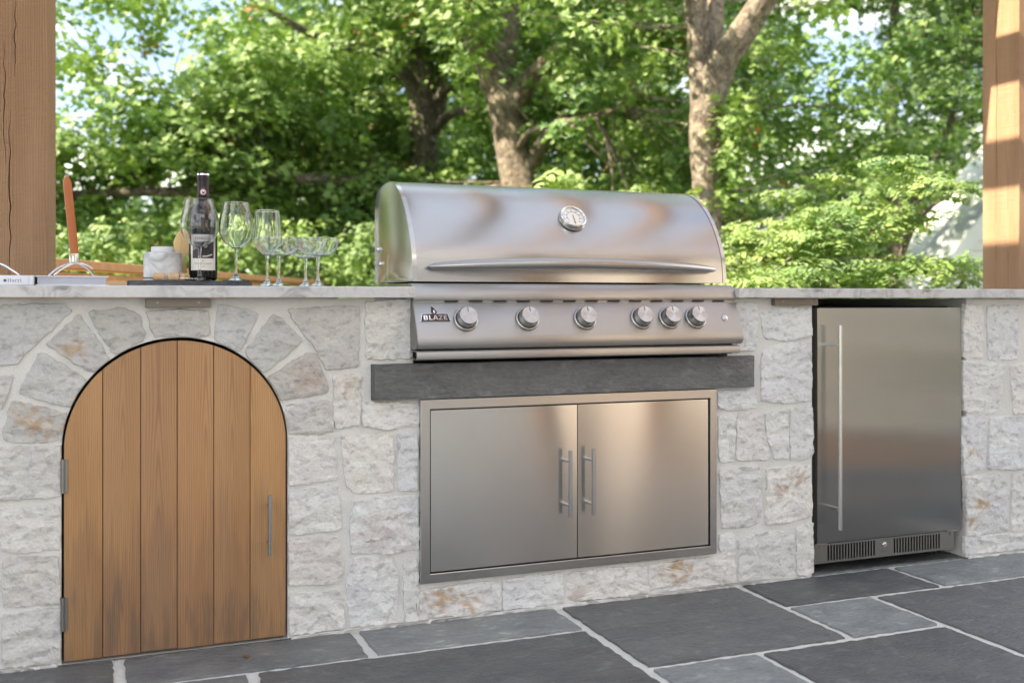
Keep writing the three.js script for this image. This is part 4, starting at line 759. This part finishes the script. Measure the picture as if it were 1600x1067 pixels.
// crown: clumps [x, y, z, rx, ry, rz, sprigs, colour shift]
function crown(clumps, sprigGeo, size, seed, tint, o = {}) {
  const r = rand(seed), mats = [], cols = [], m = new THREE.Matrix4(), q = new THREE.Quaternion(), q2 = new THREE.Quaternion(), up = new THREE.Vector3(0, 1, 0), p = new THREE.Vector3(), d = new THREE.Vector3();
  for (const [x, y, z, rx, ry, rz, n, shift = 0] of clumps) for (let i = 0; i < n; i++) {
    do d.set(r() * 2 - 1, r() * 2 - 1, r() * 2 - 1); while (d.lengthSq() > 1 || d.lengthSq() < 0.06);
    const wob = 1 + 0.35 * fbm3(x + d.x * 1.5, y + d.y * 1.5, z + d.z * 1.5);
    p.set(x + d.x * rx * wob, y + d.y * ry * wob, z + d.z * rz * wob);
    if (!o.keep && blocked(p, 0.02)) continue;
    const nrm = new THREE.Vector3(d.x * 0.6 + (r() - 0.5) * (o.loose ?? 0.9), (o.up ?? 0.75) + d.y * 0.4, d.z * 0.6 + (r() - 0.5) * (o.loose ?? 0.9)).normalize();
    q.setFromUnitVectors(up, nrm); q2.setFromAxisAngle(up, r() * Math.PI * 2); q.multiply(q2);
    const s = size * (0.7 + 0.6 * r());
    mats.push(m.compose(p, q, new THREE.Vector3(s, s, s)).clone());
    const k = clamp(shift + 0.5 + 0.35 * fbm3(p.x * 0.8, p.y * 0.8, p.z * 0.8) + 0.5 * (r() - 0.5), 0, 1), c = mix3(tint[0], tint[1], k);
    cols.push(r() < (o.turning ?? 0.004) ? [0.32, 0.15, 0.03] : c);
  }
  const im = new THREE.InstancedMesh(sprigGeo, leafMat, mats.length); im.castShadow = im.receiveShadow = true;
  mats.forEach((a, i) => { im.setMatrixAt(i, a); im.setColorAt(i, lin(...cols[i])); });
  return im;
}
function tree(name, label, category, group, base, trunks, limbs, clumps, o) {
  const t = thing(name, label, category, [0, 0, 0], group), mat = o.bark ?? bark;
  trunks.forEach((p) => obj('trunk', limb(p, 16, 10, 0.16), mat, t, { uv: true }));
  limbs.forEach((p) => obj('limb', limb(p, 9, 8, 0.14), mat, t, { uv: true }));
  // branchlets from the wood to every clump
  const r = rand(o.seed + 5), nodes = [...trunks, ...limbs].flatMap((l) => l.flatMap((a, i) => i ? [a, a.map((v, k) => (v + l[i - 1][k]) / 2)] : [a])), twigs = [];
  for (const c of clumps) {
    let best = null, bd = 1e9; for (const n of nodes) { const D = Math.hypot(n[0] - c[0], (n[1] - c[1]) * 1.3 + 0.3, n[2] - c[2]); if (D < bd) { bd = D; best = n; } }
    const mid = [(best[0] + c[0]) / 2 + (r() - 0.5) * 0.25, (best[1] + c[1]) / 2 + 0.12 * bd * (r() - 0.3), (best[2] + c[2]) / 2 + (r() - 0.5) * 0.25];
    const w = Math.min(best[3] * 0.6, o.twig ?? 0.018) * (0.6 + 0.5 * r());
    if (r() < 0.55 && bd < (o.reach ?? 2.0) && !blocked(new THREE.Vector3(...mid), 0.05)) twigs.push(limb([[...best.slice(0, 3), w], [...mid, w * 0.7], [c[0], c[1], c[2], w * 0.35], [c[0] + (c[0] - mid[0]) * 0.35, c[1] + (r() - 0.4) * 0.2, c[2] + (c[2] - mid[2]) * 0.35, 0.003]], 5, 3, 0.05));
  }
  if (twigs.length) { const m = obj('twigs', twigs, mat, t, { uv: true }); m.userData.kind = 'stuff'; }
  const im = crown(clumps, o.leaf ?? lobedSprig, o.size, o.seed, o.tint, o); im.name = 'crown'; im.userData.kind = 'stuff'; t.add(im);
  return t;
}
function scatter(seed, n, box, size, sprigs, ok, squash = 0.45) {
  const r = rand(seed), out = []; let tries = 0;
  while (out.length < n && tries++ < n * 30) {
    const x = lerp(box[0], box[1], r()), y = lerp(box[2], box[3], r()), z = lerp(box[4], box[5], r()), s = lerp(size[0], size[1], r());
    if (ok && !ok(x, y, z, r)) continue;
    if (blocked(new THREE.Vector3(x, y, z), s * 0.55)) continue;
    out.push([x, y, z, s, s * squash, s, Math.round(sprigs * s * s * 1.6), (r() - 0.5) * 0.35]);
  }
  return out;
}
const DEEPG = [[0.055, 0.14, 0.025], [0.22, 0.35, 0.06]], MIDG = [[0.085, 0.2, 0.03], [0.32, 0.46, 0.085]], BRIGHT = [[0.1, 0.23, 0.03], [0.34, 0.45, 0.085]];

// gaps on the trunks (seen between the boughs) and on the sky (all the way)
for (const [x, y, z, r] of [[4.03, 3.0, -10.7, 0.22], [4.03, 3.4, -10.7, 0.3], [4.0, 3.9, -10.7, 0.25], [4.25, 3.3, -10.4, 0.2], [3.75, 3.8, -10.6, 0.15], [4.52, 2.1, -8.4, 0.2], [4.44, 2.45, -8.4, 0.2], [4.36, 2.8, -8.4, 0.2], [4.25, 3.2, -8.5, 0.16],
  [4.84, 1.9, -5.02, 0.17], [4.83, 2.5, -5.03, 0.15], [4.8, 2.9, -5.05, 0.2], [4.77, 3.3, -5.06, 0.2], [4.95, 3.0, -4.9, 0.14], [5.07, 3.3, -4.6, 0.12]]) gap(x, y, z, r, false);
gap(12.1, 1.7, -8.95, 0.75, false); gap(11.4, 1.3, -8.95, 0.5, false); gap(11.5, 2.3, -8.5, 0.3, false); gap(11.0, 1.85, -8.5, 0.3, false); for (const [x, y] of [[10.8, 1.6], [11.3, 2.1], [11.8, 2.6], [12.1, 2.95], [12.3, 2.4], [11.7, 1.9]]) gap(x, y, -8.5, 0.45, false);
for (const [x, y, z] of [[0.1, 2.0, -9], [0.5, 2.0, -8.9], [1.1, 2.1, -8.94], [-0.2, 1.98, -9.15]]) gap(x, y, z, 0.09, false);
// ---- the three big trees
tree('sweetgum_tree', 'dark upright trunk with heavy forking limbs, farthest back of the big trees', 'tree', 'tall trees behind the kitchen', null,
  [[[4.05, -0.2, -10.7, 0.3], [4.04, 1.2, -10.72, 0.23], [4.03, 2.04, -10.72, 0.2], [4.03, 3.16, -10.72, 0.18], [4.0, 4.01, -10.73, 0.16], [3.98, 4.87, -10.74, 0.14], [3.98, 6.15, -10.74, 0.1], [4.0, 8.2, -10.7, 0.04]]],
  [[[3.98, 3.5, -10.74, 0.1], [3.66, 3.9, -10.55, 0.085], [3.23, 4.03, -10.39, 0.075], [2.55, 4.11, -10.23, 0.06], [1.6, 4.4, -9.8, 0.03]],
    [[4.08, 2.9, -10.7, 0.1], [4.2, 3.3, -10.65, 0.09], [4.26, 3.59, -10.63, 0.08], [4.3, 4.4, -10.83, 0.07], [4.43, 5.6, -10.89, 0.04]],
    [[4.12, 3.45, -10.67, 0.07], [4.25, 3.65, -10.21, 0.065], [4.46, 3.66, -9.69, 0.055], [4.65, 3.65, -9.29, 0.03]],
    [[4.12, 3.1, -10.67, 0.07], [4.22, 3.26, -10.11, 0.06], [4.39, 3.22, -9.5, 0.05], [4.62, 3.2, -8.99, 0.03]],
    [[3.9, 2.0, -10.6, 0.1], [3.58, 2.2, -9.82, 0.085], [2.76, 2.21, -9.07, 0.075], [1.73, 2.19, -8.94, 0.065], [0.92, 2.03, -8.94, 0.055], [0.47, 2.0, -8.9, 0.05], [-0.16, 1.98, -9.15, 0.04], [-0.9, 2.0, -9.4, 0.02]],
    [[3.95, 2.4, -10.6, 0.06], [3.29, 2.52, -9.94, 0.055], [2.73, 2.61, -9.62, 0.05], [2.11, 2.68, -9.54, 0.04], [1.53, 2.8, -9.56, 0.03], [0.7, 3.1, -9.3, 0.012]]],
  [...scatter(41, 150, [1.2, 4.4, 1.3, 5.2, -12.5, -8.6], [0.35, 0.75], 75, (x, y, z, r) => y < 1.9 + x * 0.9), ...scatter(42, 60, [-1.2, 1.9, 1.5, 2.75, -9.8, -8.4], [0.3, 0.6], 75), ...scatter(43, 40, [-0.6, 1.8, 2.7, 4.0, -9.6, -8.2], [0.22, 0.5], 60), ...scatter(44, 24, [2.5, 6.5, 5, 8, -12.5, -8.5], [0.6, 1.0], 60)],
  { seed: 410, size: 0.085, tint: MIDG, turning: 0.012, twig: 0.016 });
tree('sweetgum_tree', 'thick leaning trunk with pale bark that forks above the grill hood', 'tree', 'tall trees behind the kitchen', null,
  [[[4.7, -0.2, -8.3, 0.36], [4.59, 1.22, -8.35, 0.24], [4.48, 2.21, -8.4, 0.205], [4.36, 2.83, -8.44, 0.195], [4.25, 3.35, -8.49, 0.185], [4.2, 3.55, -8.52, 0.16]]],
  [[[4.23, 3.3, -8.5, 0.17], [4.02, 3.67, -8.36, 0.14], [3.78, 3.88, -8.14, 0.12], [3.5, 4.4, -7.9, 0.09], [3.2, 5.6, -7.7, 0.05]],
    [[4.28, 3.3, -8.47, 0.17], [4.4, 3.91, -8.64, 0.14], [4.54, 4.72, -8.8, 0.11], [4.6, 6.6, -8.8, 0.05]],
    [[4.36, 3.05, -8.44, 0.15], [4.49, 3.32, -8.07, 0.12], [4.6, 3.5, -7.73, 0.1], [4.75, 3.75, -7.25, 0.075], [4.95, 4.2, -6.75, 0.05]],
    [[4.5, 2.3, -8.39, 0.12], [4.6, 2.52, -8.16, 0.09], [4.62, 2.72, -7.96, 0.05], [4.7, 2.85, -7.8, 0.02]],
    [[4.4, 2.6, -8.2, 0.04], [4.06, 2.57, -6.9, 0.03], [4.32, 2.6, -6.1, 0.025], [4.49, 2.66, -5.92, 0.02], [4.56, 2.9, -5.79, 0.01]]],
  [...scatter(51, 150, [2.8, 7.4, 1.2, 5.2, -10, -6.6], [0.3, 0.65], 75), ...scatter(53, 60, [3.0, 6.2, 1.5, 4.0, -7.2, -5.6], [0.25, 0.45], 75), ...scatter(52, 22, [2.5, 7.5, 4.9, 8, -11, -6.5], [0.6, 1.0], 60)],
  { seed: 510, size: 0.08, tint: MIDG, turning: 0.01, bark: barkPale });
tree('sweetgum_tree', 'nearest tree, slim mottled trunk splitting into steep stems right of the hood', 'tree', 'tall trees behind the kitchen', null,
  [[[4.95, -0.2, -5.0, 0.15], [4.9, 0.86, -5.01, 0.125], [4.85, 1.79, -5.02, 0.115], [4.83, 2.34, -5.03, 0.13], [4.83, 2.62, -5.03, 0.125], [4.80, 2.95, -5.05, 0.1], [4.76, 3.44, -5.06, 0.095], [4.73, 4.3, -5.07, 0.09], [4.7, 6.5, -5.1, 0.03]]],
  [[[4.85, 2.45, -5.02, 0.14], [4.93, 2.9, -4.9, 0.125], [5.05, 3.15, -4.74, 0.12], [5.13, 3.4, -4.49, 0.105], [5.25, 3.8, -4.1, 0.08], [5.4, 5, -3.8, 0.04]],
    [[4.86, 2.5, -5.02, 0.12], [5.0, 3.16, -5.17, 0.105], [5.14, 3.9, -5.34, 0.09], [5.3, 6.2, -5.5, 0.03]]],
  [...scatter(61, 60, [4.9, 7.4, 1.3, 3.6, -6.6, -4.6], [0.2, 0.42], 80, (x, y, z) => y < 2.7 || x > 5.5), ...scatter(62, 16, [3.6, 4.7, 2.9, 4.2, -6, -4.5], [0.2, 0.4], 80), ...scatter(63, 18, [3.4, 7.5, 4.1, 7, -7, -3.5], [0.5, 0.9], 55), [4.96, 2.35, -4.75, 0.2, 0.28, 0.18, 26, 0.1], [4.98, 1.95, -4.8, 0.2, 0.2, 0.16, 22, 0.2]],
  { seed: 610, size: 0.07, tint: MIDG, turning: 0.008, bark: barkPale, twig: 0.012 });
// ---- finer trees at the right
gap(8.39, 3.63, -7.93, 0.42, true); gap(8.0, 3.1, -8.0, 0.3, true); gap(8.6, 4.1, -7.9, 0.22, true);
for (const [i, [x, z, label]] of [[9.7, -8.2, 'slender twin stemmed tree left of the shed roof'], [11.3, -7.0, 'slender tree nearest the right post']].entries())
  tree('ash_tree', label, 'tree', 'slender trees at the right', null,
    [[[x, -0.2, z, 0.13], [x + 0.05, 1.4, z, 0.11], [x - 0.05, 2.8, z, 0.09], [x + 0.02, 5, z, 0.06], [x, 7, z, 0.02]]], [[[x + 0.03, 1.5, z, 0.07], [x + 0.35, 2.3, z + 0.1, 0.06], [x + 0.75, 3.2, z + 0.2, 0.045], [x + 1.1, 4.6, z + 0.2, 0.02]]],
    [...scatter(71 + i, 110, [x - 2.6, x + 2.2, 2.2, 5.6, z - 2.5, z + 2.0], [0.3, 0.7], 75), ...scatter(75 + i, i ? 0 : 22, [x - 2.2, x + 0.2, 1.2, 2.4, z - 2.0, z + 1.0], [0.3, 0.55], 75), ...scatter(78 + i, 30, [x - 2.5, x + 2.5, 5.6, 8, z - 2, z + 2], [0.6, 0.9], 55)],
    { seed: 710 + i * 13, size: 0.075, tint: DEEPG, leaf: roundSprig, turning: 0.004, twig: 0.012 });
// ---- far wood that closes the view
{
  const c = scatter(81, 520, [-14, 30, -0.5, 13, -27, -18], [0.9, 1.7], 22, (x, y, z) => y < 2.6 + Math.max(smooth(x, -0.5, 6), smooth(-x, 2.4, 5)) * 9 + n2(x * 0.5, 3) * 0.7, 0.7);
  const im = crown(c, lobedSprig, 0.17, 810, MIDG, {}); im.name = 'far_wood'; scene.add(im); tag(im, 'mass of far trees closing the view behind the garden', 'woodland', null, 'stuff');
}
// ---- shrubs
function shrub(name, label, group, stems, clumps, o) { return tree(name, label, 'shrub', group, null, [], stems, clumps, { twig: 0.008, reach: 1.2, ...o }); }
{ // layered shrub right of the grill
  const top = (x) => 1.05 + 0.62 * smooth(x, 3.3, 4.3) - 0.62 * smooth(x, 4.4, 4.95);
  const layers = []; const r = rand(91);
  for (let i = 0; i < 215; i++) { const x = lerp(3.05, 4.95, Math.pow(r(), 1.15)), z = lerp(-3.1, -1.65, r()), far = x > 4.55 && r() < 0.4, y = lerp(0.55, top(x), Math.sqrt(r())) + 0.05 * n2(x * 4, z * 4) - Math.abs(z + 2.2) * 0.12; if (!far) layers.push([x, y, z, 0.15 + 0.15 * r(), 0.03 + 0.035 * r(), 0.14 + 0.12 * r(), 16 + Math.round(16 * r()), (r() - 0.4) * 0.4]); }
  shrub('layered_shrub', 'broad bright green shrub with layered branches right of the grill', null,
    [[[4.05, -0.1, -2.2, 0.03], [4.18, 0.6, -2.12, 0.025], [4.39, 1.24, -2.09, 0.018], [4.55, 1.4, -2.12, 0.014], [4.72, 1.5, -2.09, 0.006]], [[4.05, -0.1, -2.2, 0.03], [3.9, 0.6, -2.3, 0.02], [3.6, 1.0, -2.4, 0.012], [3.2, 1.1, -2.4, 0.005]], [[4.05, -0.1, -2.2, 0.03], [4.1, 0.8, -2.4, 0.02], [4.25, 1.5, -2.5, 0.006]], [[4.05, -0.1, -2.2, 0.03], [4.5, 0.6, -2.1, 0.02], [5.0, 1.1, -2.2, 0.008]]],
    layers, { seed: 910, size: 0.04, leaf: ovalSprig, tint: BRIGHT, loose: 0.65, up: 1.0, keep: true, turning: 0.002 });
}
const mound = (seed, x0, x1, z0, z1, top, n, s = 0.24) => { const r = rand(seed), out = []; for (let i = 0; i < n; i++) { const x = lerp(x0, x1, r()), z = lerp(z0, z1, r()), u = (x - x0) / (x1 - x0) * 2 - 1, h = top * (1 - 0.35 * u * u) * (0.9 + 0.1 * n2(x * 3, z * 3)); out.push([x, lerp(0.3, h, Math.sqrt(r())), z, s * (0.7 + 0.6 * r()), s * 0.5, s * (0.7 + 0.6 * r()), 22, (r() - 0.5) * 0.4]); } return out; };
const stems = (x, z, h) => [[[x, -0.1, z, 0.025], [x + 0.05, h * 0.5, z, 0.018], [x + 0.2, h * 0.9, z + 0.1, 0.006]], [[x, -0.1, z, 0.025], [x - 0.15, h * 0.5, z, 0.016], [x - 0.35, h * 0.85, z, 0.006]]];
const GS = 'garden shrubs beyond the fence';
shrub('garden_shrub', 'light green shrub beyond the fence beside the left post', GS, stems(-0.05, -6.2, 1.4), mound(92, -0.9, 0.75, -7.0, -5.5, 1.5, 70), { seed: 920, size: 0.06, leaf: roundSprig, tint: BRIGHT, keep: true });
shrub('garden_shrub', 'deep green shrub beyond the fence behind the wine glasses', GS, stems(1.4, -7, 1.5), mound(93, 0.6, 2.4, -7.8, -6.2, 1.65, 80), { seed: 930, size: 0.065, leaf: roundSprig, tint: MIDG, keep: true });
shrub('garden_shrub', 'deep green shrub beyond the fence left of the grill hood', GS, stems(2.7, -7.4, 1.5), mound(94, 2.0, 3.7, -8.2, -6.6, 1.7, 80), { seed: 940, size: 0.065, leaf: roundSprig, tint: DEEPG, keep: true });
shrub('garden_shrub', 'yellow green shrub whose tips show above the grill hood', GS, stems(2.6, -2.8, 1.5), [...mound(95, 2.0, 3.3, -3.2, -2.45, 1.5, 46, 0.14), [2.44, 1.53, -2.75, 0.16, 0.07, 0.14, 16, 0.3], [2.9, 1.47, -2.6, 0.2, 0.05, 0.14, 14, 0.3], [3.25, 1.45, -2.6, 0.1, 0.08, 0.1, 8, 0.3]], { seed: 950, size: 0.06, leaf: ovalSprig, tint: BRIGHT, loose: 0.5, keep: true });
shrub('garden_shrub', 'small yellow green shrub peeping over the counter left of the grill', GS, stems(1.36, -3.1, 0.9), mound(96, 1.2, 1.6, -3.3, -2.95, 1.02, 14, 0.11), { seed: 960, size: 0.055, leaf: ovalSprig, tint: BRIGHT, loose: 0.5, keep: true });

renderer.render(scene, camera);
